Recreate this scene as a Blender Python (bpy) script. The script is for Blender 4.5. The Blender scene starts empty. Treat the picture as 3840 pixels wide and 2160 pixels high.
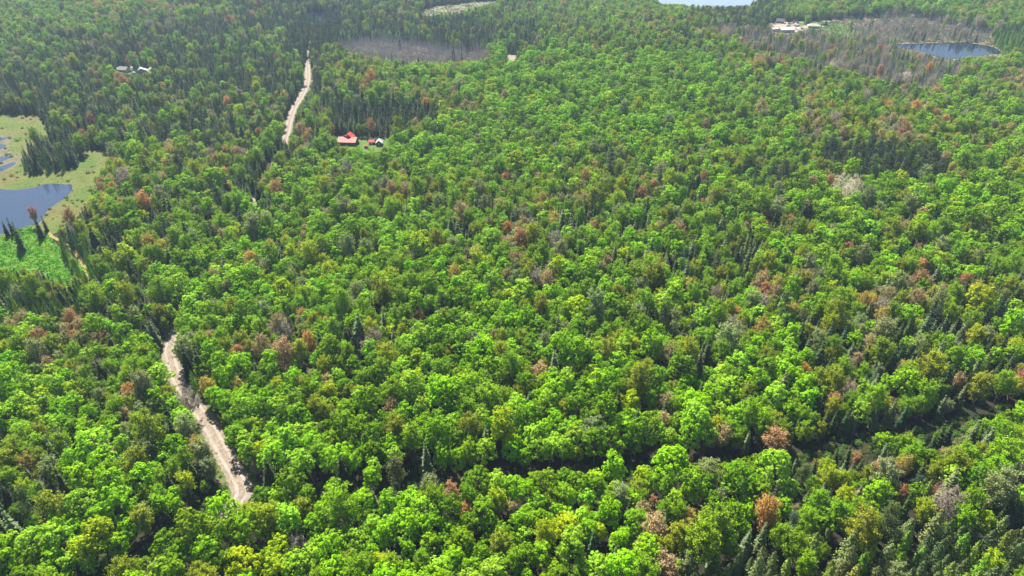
import bpy, bmesh, math, random
import numpy as np
from mathutils import Vector
R = math.radians
rng = np.random.default_rng(7)
random.seed(7)
SC = bpy.context.scene
COL = SC.collection

# ------------------------------------------------------------------ camera, sky, sun, exposure
PITCH = R(30.9)
CAM_H = 156.0
FPX = 2560.0                      # focal length in pixels of the 3840 px wide photograph
cam = bpy.data.cameras.new('camera')
cam.sensor_width = 36.0
cam.lens = 36.0 * FPX / 3840.0
cam.clip_start = 0.5
cam.clip_end = 20000
camo = bpy.data.objects.new('camera', cam)
COL.objects.link(camo)
camo.location = (0, 0, CAM_H)
camo.rotation_euler = (math.pi / 2 - PITCH, 0, 0)
SC.camera = camo

SUN_EL = R(52)
SUN_AZ = R(-24)                   # from straight ahead (+Y) towards the left
W = bpy.data.worlds.new('World')
SC.world = W
W.use_nodes = True
nt = W.node_tree
sky = nt.nodes.new('ShaderNodeTexSky')
sky.sky_type = 'NISHITA'
sky.sun_disc = False
sky.sun_elevation = SUN_EL
sky.sun_rotation = SUN_AZ
sky.air_density = 1.0
sky.dust_density = 0.6
bg = nt.nodes['Background']
bg.inputs['Strength'].default_value = 0.05
nt.links.new(sky.outputs[0], bg.inputs[0])

sun = bpy.data.lights.new('sun', 'SUN')
sun.energy = 5.0
sun.angle = R(0.6)
sun.color = (1.0, 0.94, 0.82)
suno = bpy.data.objects.new('sun', sun)
COL.objects.link(suno)
sd = Vector((math.sin(SUN_AZ) * math.cos(SUN_EL), math.cos(SUN_AZ) * math.cos(SUN_EL), math.sin(SUN_EL)))
suno.rotation_euler = sd.to_track_quat('Z', 'Y').to_euler()
suno.location = sd * 500

SC.view_settings.view_transform = 'Standard'
SC.view_settings.look = 'None'
SC.view_settings.exposure = 1.3
SC.view_settings.gamma = 1.0
SC.cycles.max_bounces = 6
SC.cycles.diffuse_bounces = 3
SC.cycles.transmission_bounces = 3
SC.cycles.volume_bounces = 0
SC.cycles.sample_clamp_indirect = 4.0

# ------------------------------------------------------------------ terrain and picture geometry
CP, SP = math.cos(PITCH), math.sin(PITCH)


def flat(px, py):
    """where the line of sight through a point of the 3840 px photograph meets z = 0"""
    u = (px - 1920) / FPX
    v = (1080 - py) / FPX
    dz = -SP + v * CP
    t = CAM_H / -dz
    return u * t, (CP + v * SP) * t


HILLS = []
for px, py, h, s in ((2560, 190, 13, 120), (2150, 330, 7, 110), (420, 70, 9, 170), (3300, 620, 6, 70), (1950, 1020, 4, 50),
                     (3650, 20, 16, 150), (900, 10, 12, 150)):
    hx, hy = flat(px, py)
    HILLS.append((hx, hy, h, s))


FLATS = [(*flat(3540, 190), 75), (*flat(3300, 130), 70), (*flat(2980, 100), 60), (*flat(1360, 545), 30), (*flat(1550, 205), 70), (*flat(2610, 0), 120), (*flat(520, 262), 30), (*flat(1720, 45), 80)]


def zt(x, y):
    z = 0.0
    for hx, hy, h, s in HILLS:
        z = z + h * np.exp(-((x - hx) ** 2 + (y - hy) ** 2) / (2 * s * s))
    for hx, hy, s in FLATS:
        q = np.clip((np.sqrt((x - hx) ** 2 + (y - hy) ** 2) / s - 1) / 0.9, 0, 1)
        z = z * q * q * (3 - 2 * q)
    return z


def ground(px, py):
    u = (px - 1920) / FPX
    v = (1080 - py) / FPX
    d = np.array([u, CP + v * SP, -SP + v * CP])
    t = CAM_H / -d[2]
    for _ in range(40):
        x, y = d[0] * t, d[1] * t
        t = 0.5 * t + 0.5 * (CAM_H - zt(x, y)) / -d[2]
    return float(d[0] * t), float(d[1] * t)


def project(x, y, z):
    dep = y * CP - (z - CAM_H) * SP
    up = y * SP + (z - CAM_H) * CP
    return 1920 + FPX * x / dep, 1080 - FPX * up / dep


def pxm(x, y, z=0):
    """pixels of the photograph per metre at that point"""
    return FPX / (y * CP - (z - CAM_H) * SP)


def inpoly(px, py, poly):
    poly = np.asarray(poly, float)
    r = np.zeros(np.shape(px), bool)
    x1, y1 = poly[-1]
    for x2, y2 in poly:
        c = ((y1 > py) != (y2 > py)) & (px < (x2 - x1) * (py - y1) / ((y2 - y1) if y2 != y1 else 1e-9) + x1)
        r ^= c
        x1, y1 = x2, y2
    return r


def wave(x, y, seed, scale):
    """smooth noise, about -1..1"""
    r = np.random.default_rng(seed)
    s = 0
    for k in range(7):
        a = r.uniform(0, 6.28)
        f = r.uniform(0.5, 1.9) / scale * 6.28
        s = s + np.sin((x * math.cos(a) + y * math.sin(a)) * f + r.uniform(0, 6.28))
    return s / 3.0


# ------------------------------------------------------------------ helpers
def tag(o, label=None, cat=None, group=None, kind=None):
    if label: o['label'] = label
    if cat: o['category'] = cat
    if group: o['group'] = group
    if kind: o['kind'] = kind
    return o


def empty(name, loc, rz=0):
    o = bpy.data.objects.new(name, None)
    COL.objects.link(o)
    o.location = loc
    o.rotation_euler = (0, 0, rz)
    o.empty_display_size = 0.5
    return o


class MB:
    """collects faces and builds them as one mesh"""
    def __init__(s):
        s.v = []; s.f = []; s.m = []

    def add(s, vs, fs, m=0):
        n = len(s.v)
        s.v += [tuple(map(float, p)) for p in vs]
        s.f += [tuple(i + n for i in f) for f in fs]
        s.m += [m] * len(fs)
        return s

    def box(s, x0, x1, y0, y1, z0, z1, m=0):
        return s.add([(x0, y0, z0), (x1, y0, z0), (x1, y1, z0), (x0, y1, z0), (x0, y0, z1), (x1, y0, z1), (x1, y1, z1), (x0, y1, z1)],
                     [(0, 3, 2, 1), (4, 5, 6, 7), (0, 1, 5, 4), (1, 2, 6, 5), (2, 3, 7, 6), (3, 0, 4, 7)], m)

    def prism(s, prof, x0, x1, axis='x', m=0):
        """closed profile of (a, z) pushed along an axis"""
        n = len(prof)
        if axis == 'x':
            vs = [(x0, a, z) for a, z in prof] + [(x1, a, z) for a, z in prof]
        else:
            vs = [(a, x0, z) for a, z in prof] + [(a, x1, z) for a, z in prof]
        fs = [tuple(range(n))[::-1], tuple(range(n, 2 * n))] + [(i, (i + 1) % n, (i + 1) % n + n, i + n) for i in range(n)]
        return s.add(vs, fs, m)

    def tube(s, p0, p1, r0, r1, n=4, m=0):
        p0, p1 = Vector(p0), Vector(p1)
        d = (p1 - p0).normalized()
        a = d.cross(Vector((0.31, 0.92, 0.2))).normalized()
        b = d.cross(a)
        vs = []
        for p, r in ((p0, r0), (p1, r1)):
            for k in range(n):
                t = 6.2832 * k / n
                vs.append(p + a * (math.cos(t) * r) + b * (math.sin(t) * r))
        fs = [(k, (k + 1) % n, (k + 1) % n + n, k + n) for k in range(n)] + [tuple(range(n, 2 * n))]
        return s.add(vs, fs, m)

    def data(s, name, mats):
        me = bpy.data.meshes.new(name)
        me.from_pydata(s.v, [], s.f)
        for mt in mats: me.materials.append(mt)
        if len(mats) > 1:
            me.polygons.foreach_set('material_index', s.m)
        me.update()
        return me

    def build(s, name, mat, parent=None, loc=None):
        me = s.data(name, mat if isinstance(mat, (list, tuple)) else [mat])
        o = bpy.data.objects.new(name, me)
        COL.objects.link(o)
        if parent: o.parent = parent
        if loc: o.location = loc
        return o


# ------------------------------------------------------------------ materials
def newmat(name):
    m = bpy.data.materials.new(name)
    m.use_nodes = True
    t = m.node_tree
    return m, t, t.nodes['Principled BSDF']


def noise_mat(name, c1, c2, scale, rough=0.9, detail=6, c3=None, bump=0.0, bscale=None, lo=0.35, hi=0.65, stretch=None):
    m, t, b = newmat(name)
    geo = t.nodes.new('ShaderNodeNewGeometry')
    src = geo.outputs['Position']
    if stretch:
        mp = t.nodes.new('ShaderNodeMapping'); mp.inputs['Scale'].default_value = stretch
        t.links.new(src, mp.inputs[0]); src = mp.outputs[0]
    n = t.nodes.new('ShaderNodeTexNoise')
    n.inputs['Scale'].default_value = scale
    n.inputs['Detail'].default_value = detail
    n.inputs['Roughness'].default_value = 0.62
    t.links.new(src, n.inputs['Vector'])
    r = t.nodes.new('ShaderNodeValToRGB')
    r.color_ramp.elements[0].position = lo; r.color_ramp.elements[0].color = (*c1, 1)
    r.color_ramp.elements[1].position = hi; r.color_ramp.elements[1].color = (*c2, 1)
    if c3:
        e = r.color_ramp.elements.new((lo + hi) / 2); e.color = (*c3, 1)
    t.links.new(n.outputs['Fac'], r.inputs[0])
    t.links.new(r.outputs[0], b.inputs['Base Color'])
    b.inputs['Roughness'].default_value = rough
    b.inputs['Specular IOR Level'].default_value = 0.2
    if bump:
        n2 = t.nodes.new('ShaderNodeTexNoise'); n2.inputs['Scale'].default_value = bscale or scale * 4
        n2.inputs['Detail'].default_value = 4
        t.links.new(src, n2.inputs['Vector'])
        bp = t.nodes.new('ShaderNodeBump'); bp.inputs['Strength'].default_value = 1.0; bp.inputs['Distance'].default_value = bump
        t.links.new(n2.outputs['Fac'], bp.inputs['Height'])
        t.links.new(bp.outputs[0], b.inputs['Normal'])
    return m


def plain(name, c, rough=0.7, metal=0.0, spec=0.3):
    m, t, b = newmat(name)
    n = t.nodes.new('ShaderNodeTexNoise'); n.inputs['Scale'].default_value = 1.7; n.inputs['Detail'].default_value = 5
    geo = t.nodes.new('ShaderNodeNewGeometry'); t.links.new(geo.outputs['Position'], n.inputs['Vector'])
    mx = t.nodes.new('ShaderNodeMix'); mx.data_type = 'RGBA'
    mx.inputs[6].default_value = (*[v * 0.86 for v in c], 1); mx.inputs[7].default_value = (*[min(1, v * 1.1) for v in c], 1)
    t.links.new(n.outputs['Fac'], mx.inputs[0]); t.links.new(mx.outputs[2], b.inputs['Base Color'])
    b.inputs['Roughness'].default_value = rough; b.inputs['Metallic'].default_value = metal
    b.inputs['Specular IOR Level'].default_value = spec
    return m


def foliage_mat(name, trans=0.3, amp=0.45, spec=0.06):
    m, t, b = newmat(name)
    a = t.nodes.new('ShaderNodeAttribute'); a.attribute_type = 'INSTANCER'; a.attribute_name = 'tint'
    g = t.nodes.new('ShaderNodeAttribute'); g.attribute_type = 'GEOMETRY'; g.attribute_name = 'leafvar'
    ma = t.nodes.new('ShaderNodeMath'); ma.operation = 'MULTIPLY_ADD'; ma.inputs[1].default_value = amp; ma.inputs[2].default_value = 1 - amp / 2
    t.links.new(g.outputs['Fac'], ma.inputs[0])
    vm = t.nodes.new('ShaderNodeVectorMath'); vm.operation = 'SCALE'
    t.links.new(a.outputs['Color'], vm.inputs[0]); t.links.new(ma.outputs[0], vm.inputs['Scale'])
    t.links.new(vm.outputs[0], b.inputs['Base Color'])
    b.inputs['Roughness'].default_value = 0.45
    b.inputs['Specular IOR Level'].default_value = spec
    tr = t.nodes.new('ShaderNodeBsdfTranslucent')
    v2 = t.nodes.new('ShaderNodeVectorMath'); v2.operation = 'MULTIPLY'; v2.inputs[1].default_value = (1.25, 1.1, 0.5)
    t.links.new(vm.outputs[0], v2.inputs[0]); t.links.new(v2.outputs[0], tr.inputs[0])
    mix = t.nodes.new('ShaderNodeMixShader'); mix.inputs[0].default_value = trans
    t.links.new(b.outputs[0], mix.inputs[1]); t.links.new(tr.outputs[0], mix.inputs[2])
    t.links.new(mix.outputs[0], t.nodes['Material Output'].inputs['Surface'])
    return m


def water_mat(name, c, rough=0.08, bump=0.02, scale=0.35):
    m, t, b = newmat(name)
    b.inputs['Base Color'].default_value = (*c, 1)
    b.inputs['Roughness'].default_value = rough
    b.inputs['IOR'].default_value = 1.33
    b.inputs['Specular IOR Level'].default_value = 0.6
    geo = t.nodes.new('ShaderNodeNewGeometry')
    n2 = t.nodes.new('ShaderNodeTexNoise'); n2.inputs['Scale'].default_value = scale; n2.inputs['Detail'].default_value = 5
    t.links.new(geo.outputs['Position'], n2.inputs['Vector'])
    bp = t.nodes.new('ShaderNodeBump'); bp.inputs['Distance'].default_value = bump
    t.links.new(n2.outputs['Fac'], bp.inputs['Height']); t.links.new(bp.outputs[0], b.inputs['Normal'])
    return m


M_LEAF = foliage_mat('leaves', 0.26, 0.6)
M_NEEDLE = foliage_mat('needles', 0.12, 0.6, 0.04)
M_BARK = noise_mat('bark', (0.10, 0.085, 0.07), (0.24, 0.21, 0.18), 3.0)
M_TWIG = noise_mat('twigs', (0.17, 0.145, 0.12), (0.30, 0.26, 0.22), 2.0)
M_PALE = noise_mat('pale_twigs', (0.34, 0.31, 0.27), (0.52, 0.48, 0.43), 1.0)
M_SNAG = noise_mat('weathered_wood', (0.26, 0.245, 0.245), (0.46, 0.44, 0.44), 1.0)
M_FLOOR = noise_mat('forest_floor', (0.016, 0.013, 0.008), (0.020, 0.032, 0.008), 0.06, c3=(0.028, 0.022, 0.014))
M_MARSH = noise_mat('marsh_grass', (0.065, 0.12, 0.012), (0.15, 0.10, 0.045), 0.03, c3=(0.105, 0.13, 0.022), lo=0.36, hi=0.68, bump=0.25, bscale=0.6)
M_LUSH = noise_mat('lush_grass', (0.035, 0.13, 0.008), (0.10, 0.24, 0.015), 0.10, c3=(0.06, 0.18, 0.010), bump=0.5, bscale=0.4)
M_LAWN = noise_mat('lawn', (0.05, 0.13, 0.012), (0.10, 0.17, 0.03), 0.2)
M_PEAT = noise_mat('swamp_ground', (0.12, 0.10, 0.07), (0.14, 0.17, 0.06), 0.05, c3=(0.19, 0.14, 0.10), lo=0.38, hi=0.66)
M_FIELD = noise_mat('field_grass', (0.12, 0.17, 0.07), (0.22, 0.18, 0.11), 0.03, c3=(0.17, 0.18, 0.09))
M_GRAVEL = noise_mat('gravel', (0.17, 0.135, 0.105), (0.30, 0.245, 0.20), 0.9, bump=0.05, bscale=2.0)
M_YARD = noise_mat('yard_gravel', (0.26, 0.215, 0.17), (0.36, 0.31, 0.26), 0.15)
M_POND = water_mat('pond_water', (0.035, 0.055, 0.10))
M_POND2 = water_mat('dark_pond_water', (0.006, 0.016, 0.045), 0.05, 0.006)
M_LAKE = water_mat('lake_water', (0.20, 0.26, 0.34), 0.25)
M_MUD = noise_mat('mud', (0.09, 0.10, 0.04), (0.17, 0.14, 0.09), 0.2)


# ------------------------------------------------------------------ ground sheets
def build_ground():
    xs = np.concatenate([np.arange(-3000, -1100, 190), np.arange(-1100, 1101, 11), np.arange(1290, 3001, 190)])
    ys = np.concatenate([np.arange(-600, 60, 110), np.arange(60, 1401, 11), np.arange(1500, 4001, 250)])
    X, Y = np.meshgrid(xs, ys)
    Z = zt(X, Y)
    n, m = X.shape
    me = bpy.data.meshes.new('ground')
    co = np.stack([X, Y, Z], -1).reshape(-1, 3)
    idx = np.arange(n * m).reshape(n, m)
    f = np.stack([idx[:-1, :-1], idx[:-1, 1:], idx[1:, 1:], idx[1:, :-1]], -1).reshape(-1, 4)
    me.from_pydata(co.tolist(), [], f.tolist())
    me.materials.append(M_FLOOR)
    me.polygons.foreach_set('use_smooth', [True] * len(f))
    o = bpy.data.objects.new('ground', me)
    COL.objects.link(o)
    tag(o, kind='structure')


build_ground()


def rough_outline(pts, rough=0.06, seed=1, step=3.0):
    """world outline whose edges wander a little"""
    r = np.random.default_rng(seed)
    out = []
    n = len(pts)
    for i in range(n):
        a = np.array(pts[i]); b = np.array(pts[(i + 1) % n])
        L = np.linalg.norm(b - a)
        k = max(1, int(L / step))
        nrm = np.array([-(b - a)[1], (b - a)[0]]) / max(L, 1e-6)
        for j in range(k):
            t = j / k
            p = a + (b - a) * t
            if j: p = p + nrm * r.normal() * min(rough * L, 1.6) * math.sin(math.pi * t) ** 0.5
            out.append(p)
    return out


def smooth_closed(pts, it=2):
    for _ in range(it):
        q = []
        n = len(pts)
        for i in range(n):
            a = np.array(pts[i]); b = np.array(pts[(i + 1) % n])
            q += [a * 0.75 + b * 0.25, a * 0.25 + b * 0.75]
        pts = q
    return pts


def sheet(name, px_poly, mat, dz, smooth=1, rough=0.05, seed=1):
    pts = [np.array(ground(*p)) for p in px_poly]
    if smooth: pts = smooth_closed(pts, smooth)
    pts = rough_outline(pts, rough, seed)
    bm = bmesh.new()
    f = bm.faces.new([bm.verts.new((p[0], p[1], 0)) for p in pts])
    bmesh.ops.triangulate(bm, faces=[f])
    for _ in range(7):
        long = [e for e in bm.edges if e.calc_length() > 14]
        if not long: break
        bmesh.ops.subdivide_edges(bm, edges=long, cuts=1)
        bmesh.ops.triangulate(bm, faces=bm.faces[:])
    for v in bm.verts: v.co.z = float(zt(v.co.x, v.co.y)) + dz + 0.2
    bmesh.ops.recalc_face_normals(bm, faces=bm.faces[:])
    if sum(f.normal.z for f in bm.faces) < 0: bmesh.ops.reverse_faces(bm, faces=bm.faces[:])
    me = bpy.data.meshes.new(name)
    bm.to_mesh(me); bm.free()
    me.materials.append(mat)
    o = bpy.data.objects.new(name, me)
    COL.objects.link(o)
    tag(o, kind='structure')
    return o


def ribbon(name, line, half, mat, dz, seed=3, px=True, crown=0.0, tracks=None, wob=0.07):
    """a road draped on the ground along a polyline; half = half width in metres"""
    pts = [np.array(ground(*p)) if px else np.array(p) for p in line]
    for _ in range(3):
        q = [pts[0]]
        for a, b in zip(pts[:-1], pts[1:]): q += [a * 0.75 + b * 0.25, a * 0.25 + b * 0.75]
        pts = q + [pts[-1]]
    dense = [pts[0]]
    for a, b in zip(pts[:-1], pts[1:]):
        k = max(1, int(np.linalg.norm(b - a) / 3.0))
        for j in range(1, k + 1): dense.append(a + (b - a) * j / k)
    pts = dense
    r = np.random.default_rng(seed)
    mb = MB()
    vs = []
    offs = [-1, -0.5, 0, 0.5, 1] if not tracks else [-1, -.62, -.30, 0, .30, .62, 1]
    for i, p in enumerate(pts):
        a = pts[max(0, i - 1)]; b = pts[min(len(pts) - 1, i + 1)]
        d = (b - a) / max(np.linalg.norm(b - a), 1e-6)
        nrm = np.array([-d[1], d[0]])
        for o in offs:
            w = half * o * (1 + (r.normal() * wob if abs(o) == 1 else r.normal() * .03))
            q = p + nrm * w
            vs.append((q[0], q[1], float(zt(q[0], q[1])) + dz + 0.22 + crown * (1 - o * o)))
    n = len(offs)
    fs = [(i * n + k, (i + 1) * n + k, (i + 1) * n + k + 1, i * n + k + 1) for i in range(len(pts) - 1) for k in range(n - 1)]
    # face up
    fs = [f[::-1] for f in fs]
    mb.add(vs, fs)
    if tracks: mb.m = [1 if k in (1, 4) else 0 for i in range(len(pts) - 1) for k in range(n - 1)]
    o = mb.build(name, [mat, tracks] if tracks else mat)
    tag(o, kind='structure')
    return o, pts


# main gravel road (points of the photograph, 3840 px wide)
ROAD = [(1170, 150), (1158, 205), (1152, 246), (1155, 273), (1154, 305), (1144, 337), (1131, 363), (1112, 390), (1097, 422), (1086, 455), (1080, 487),
        (1073, 515), (1040, 600), (955, 772), (890, 900), (780, 1090), (668, 1230), (634, 1300), (640, 1350), (662, 1420), (698, 1480), (745, 1545), (792, 1611),
        (826, 1680), (868, 1750), (902, 1810), (912, 1850), (890, 1890), (840, 1935), (790, 1975)]
road, ROADW = ribbon('road', ROAD, 2.95, M_GRAVEL, 0.14, crown=0.06, tracks=noise_mat('packed_gravel', (0.26, 0.22, 0.185), (0.36, 0.31, 0.27), 0.6))
CROSS = [(4300, 1420), (3840, 1545), (3600, 1600), (3300, 1668), (3000, 1735), (2700, 1755), (2400, 1775), (2050, 1812), (1750, 1835), (1450, 1862), (1200, 1880), (1000, 1868), (900, 1868),
         (840, 1900), (760, 1965), (640, 2060), (500, 2160), (350, 2260)]
track, CROSSW = ribbon('track', CROSS, 2.2, noise_mat('shade_dark_track', (0.022, 0.018, 0.010), (0.04, 0.045, 0.012), 0.3), 0.10, seed=5)  # track colour darkened to stand in for the shade of the tree gap
# worn verge beside the main road
ribbon('road_verge', ROAD, 4.7, noise_mat('verge', (0.05, 0.11, 0.02), (0.16, 0.12, 0.07), 0.25, c3=(0.10, 0.13, 0.03)), 0.07, seed=8, wob=.07)

# tyre ruts are part of the gravel: paler wheel tracks and darker loose edges
# left marsh and its pond
MARSH = [(-320, 428), (-60, 432), (140, 430), (175, 470), (200, 540), (300, 560), (425, 572), (415, 612), (372, 690), (318, 790), (220, 880), (70, 905), (-320, 930)]
sheet('marsh', MARSH, M_MARSH, 0.06, seed=11)
POND = [(-300, 706), (0, 709), (25, 713), (62, 715), (99, 709), (137, 704), (166, 692), (207, 690), (249, 694), (271, 692), (274, 707), (261, 731), (236, 750), (199, 775),
        (166, 804), (153, 839), (112, 847), (70, 860), (30, 880), (-100, 885), (-300, 880)]
sheet('pond_bank', [(x * 1.0 + (5 if x > 100 else 0), y + (3 if y > 740 else -2)) for x, y in POND], M_MUD, 0.12, seed=12, rough=0.03)
sheet('pond', POND, M_POND, 0.17, seed=13, rough=0.03)
for k, pl in enumerate(([(-60, 525), (-5, 520), (35, 514), (20, 526), (-20, 534), (-60, 535)], [(-60, 545), (0, 541), (25, 545), (22, 556), (0, 560), (-60, 562)],
                        [(-60, 596), (0, 592), (28, 586), (50, 588), (20, 603), (-10, 612), (-60, 618)], [(-60, 634), (0, 628), (30, 615), (62, 608), (56, 620), (22, 636), (0, 648), (-60, 658)])):
    sheet('marsh_pool', pl, M_POND, 0.13, seed=20 + k, rough=0.12)
sheet('marsh_mud', [(-200, 510), (0, 505), (60, 512), (30, 560), (85, 590), (70, 615), (20, 655), (-200, 670)], M_MUD, 0.09, seed=29, rough=0.1)
CLEAR = [(-200, 892), (0, 896), (70, 862), (118, 850), (172, 872), (195, 900), (226, 930), (285, 975), (330, 1020), (330, 1110), (150, 1120), (-200, 1110)]
sheet('clearing', CLEAR, M_LUSH, 0.10, seed=31)
ribbon('path', [(168, 850), (190, 888), (228, 905), (255, 926), (285, 950), (305, 980), (320, 1010), (340, 1050)], 0.9, noise_mat('dry_path', (0.20, 0.18, 0.04), (0.28, 0.22, 0.08), 0.5), 0.15, seed=6)

# right hand pond and swamp
POND_R = [(3335, 166), (3405, 166), (3504, 161), (3580, 161), (3653, 164), (3718, 174), (3752, 191), (3757, 206), (3703, 206), (3628, 222), (3554, 224), (3504, 212), (3454, 196), (3405, 183), (3350, 174)]
SWAMP_R = [(2560, 128), (2750, 108), (2900, 96), (3060, 84), (3200, 66), (3400, 60), (3500, 80), (3640, 110), (3800, 130), (3960, 150), (3960, 232), (3800, 226), (3700, 232),
           (3620, 260), (3600, 320), (3520, 345), (3350, 320), (3200, 285), (3000, 240), (2850, 210), (2700, 175)]
sheet('swamp', SWAMP_R, M_PEAT, 0.05, seed=41)
sheet('pond_bank', [(x + (6 if x > 3600 else -4), y + (-2.0 if y < 190 else 2.5)) for x, y in POND_R], noise_mat('pond_margin', (0.26, 0.17, 0.12), (0.30, 0.26, 0.14), 0.1), 0.12, seed=42, rough=0.02)
sheet('pond', POND_R, M_POND2, 0.17, seed=43, rough=0.02)
sheet('stream', [(3262, 160), (3275, 157), (3300, 163), (3340, 166), (3345, 171), (3300, 170), (3272, 166)], M_POND2, 0.16, seed=44, rough=0.05)
sheet('swamp', [(1262, 168), (1388, 150), (1505, 158), (1582, 170), (1680, 187), (1823, 190), (1860, 205), (1850, 245), (1640, 262), (1505, 262), (1400, 245), (1280, 200)], M_PEAT, 0.06, seed=45)
sheet('meadow', [(1560, 44), (1640, 23), (1757, 10), (1854, 2), (1920, 0), (1890, 14), (1780, 45), (1740, 70), (1660, 90), (1590, 100), (1566, 70)], M_FIELD, 0.08, seed=46)
sheet('lake', [(2330, -75), (2880, -75), (2850, 10), (2830, 34), (2700, 36), (2600, 32), (2480, 24), (2400, 8)], M_LAKE, 0.12, seed=47)
sheet('pond', [(1130, 48), (1290, 48), (1300, 68), (1250, 80), (1235, 95), (1165, 96), (1150, 70)], M_POND2, 0.12, seed=48)
sheet('gravel_yard', [(1882, 200), (1945, 205), (1938, 216), (1925, 236), (1905, 232)], M_GRAVEL, 0.14, seed=49)
# settlement on the right
sheet('lawn', [(3050, 83), (3095, 80), (3150, 88), (3192, 96), (3200, 133), (3157, 136), (3120, 122), (3075, 116), (3020, 112), (3000, 90)], M_LAWN, 0.09, seed=51)
sheet('gravel_yard', [(2862, 87), (2905, 88), (2935, 76), (2962, 83), (3000, 78), (3030, 80), (3032, 108), (2990, 122), (2960, 128), (2895, 124), (2880, 104), (2858, 96)], M_YARD, 0.13, seed=52)
ribbon('road', [(3520, 52), (3400, 59), (3300, 63), (3200, 68), (3141, 76), (3064, 82), (3006, 81), (2955, 88), (2900, 93), (2855, 89)], 4.0, M_YARD, 0.20, seed=53)
ribbon('road', [(3215, 67), (3165, 62), (3140, 54), (3120, 44)], 3.2, M_YARD, 0.22, seed=54)
sheet('lawn', [(2996, 84), (3018, 86), (3020, 94), (3006, 100), (2975, 98), (2985, 92)], M_LAWN, 0.18, seed=55)
# farmstead on the left
sheet('lawn', [(440, 252), (490, 246), (520, 250), (575, 246), (590, 262), (560, 280), (500, 282), (440, 276)], M_LAWN, 0.08, seed=56)
ribbon('driveway', [(592, 238), (571, 250), (558, 259), (546, 269), (520, 276)], 1.9, M_YARD, 0.16, seed=57)
ribbon('driveway', [(478, 240), (487, 250), (492, 258), (500, 268), (520, 276)], 1.9, M_YARD, 0.18, seed=58)
# house clearing in the middle
HOUSE_LAWN = [(1235, 515), (1330, 512), (1370, 519), (1400, 522), (1460, 518), (1475, 538), (1470, 560), (1400, 575), (1250, 575)]
sheet('lawn', HOUSE_LAWN, M_LAWN, 0.09, seed=59)

# ------------------------------------------------------------------ buildings
M_RED = plain('red_metal_roof', (0.55, 0.075, 0.06), 0.6, 0.0, 0.3)
M_WHITE = plain('white_metal_roof', (0.55, 0.56, 0.58), 0.6, 0.0, 0.3)
M_BROWNW = plain('brown_timber', (0.13, 0.075, 0.05))
M_CREAM = plain('cream_siding', (0.55, 0.50, 0.42))
M_DARKROOF = plain('dark_shingle', (0.085, 0.08, 0.085))
M_BEIGEROOF = plain('beige_shingle', (0.44, 0.37, 0.32))
M_GREYROOF = plain('grey_green_roof', (0.22, 0.25, 0.22))
M_GLASS = plain('window_glass', (0.05, 0.07, 0.09), 0.1, 0.0, 0.8)
M_TRIM = plain('white_trim', (0.7, 0.69, 0.66))
M_DECK = plain('weathered_deck', (0.30, 0.30, 0.31))


def window(parent, x, z, y, w=1.1, h=1.1, side='-y'):
    if side == '-y':
        f = MB().box(x - w / 2, x + w / 2, y - 0.05, y + 0.04, z, z + h).build('window', M_GLASS, parent)
        fr = MB()
        for a, b, c, d in ((x - w / 2 - .1, x + w / 2 + .1, z + h, z + h + .1), (x - w / 2 - .1, x + w / 2 + .1, z - .1, z), (x - w / 2 - .1, x - w / 2, z, z + h), (x + w / 2, x + w / 2 + .1, z, z + h)):
            fr.box(a, b, y - 0.09, y + 0.02, c, d)
        fr.build('frame', M_TRIM, f)
    else:
        s = 1 if side == '+x' else -1
        f = MB().box(y - 0.05, y + 0.05, x - w / 2, x + w / 2, z, z + h).build('window', M_GLASS, parent)
        fr = MB()
        for a, b, c, d in ((x - w / 2 - .1, x + w / 2 + .1, z + h, z + h + .1), (x - w / 2 - .1, x + w / 2 + .1, z - .1, z)):
            fr.box(y - 0.08, y + 0.08, a, b, c, d)
        fr.build('frame', M_TRIM, f)


def gable_house(name, px, py, w, d, h, rise, rz, wall, roof, label, cat, ridge='x', over=0.5, wins=3, group=None, chimney=False, door=True):
    x, y = ground(px, py)
    r = empty(name, (x, y, float(zt(x, y))), rz)
    tag(r, label, cat, group)
    b = MB()
    if ridge == 'x':
        b.prism([(-d / 2, 0), (d / 2, 0), (d / 2, h), (0, h + rise), (-d / 2, h)], -w / 2, w / 2, 'x')
    else:
        b.prism([(-w / 2, 0), (w / 2, 0), (w / 2, h), (0, h + rise), (-w / 2, h)], -d / 2, d / 2, 'y')
    b.build('wall', wall, r)
    t = 0.18
    half = (d if ridge == 'x' else w) / 2
    L = (w if ridge == 'x' else d) / 2 + over
    k = rise / half
    prof = [(-half - over, h - over * k + 0.03), (0, h + rise + 0.03), (half + over, h - over * k + 0.03), (half + over, h - over * k + 0.03 + t), (0, h + rise + 0.03 + t), (-half - over, h - over * k + 0.03 + t)]
    rf = MB().prism(prof, -L, L, ridge).build('roof', roof, r)
    if chimney:
        MB().box(w * .2, w * .2 + .6, .3, .9, h + rise * .5, h + rise + 0.9).build('chimney', M_DARKROOF, rf)
    n = wins
    for i in range(n):
        xx = -w / 2 + w * (i + 0.5 + 0.5 * door * 0) / max(n, 1)
        if door and i == n // 2: continue
        window(r, xx, 1.0, -d / 2, min(1.2, w / n * 0.5), 1.1)
    if door:
        xx = -w / 2 + w * (n // 2 + 0.5) / max(n, 1)
        dd = MB().box(xx - .45, xx + .45, -d / 2 - .05, -d / 2 + .05, 0, 2.05).build('door', M_TRIM if wall is M_BROWNW else M_BROWNW, r)
        MB().box(xx + .28, xx + .36, -d / 2 - .12, -d / 2 - .05, 0.95, 1.1).build('handle', M_DARKROOF, dd)
    return r


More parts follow.
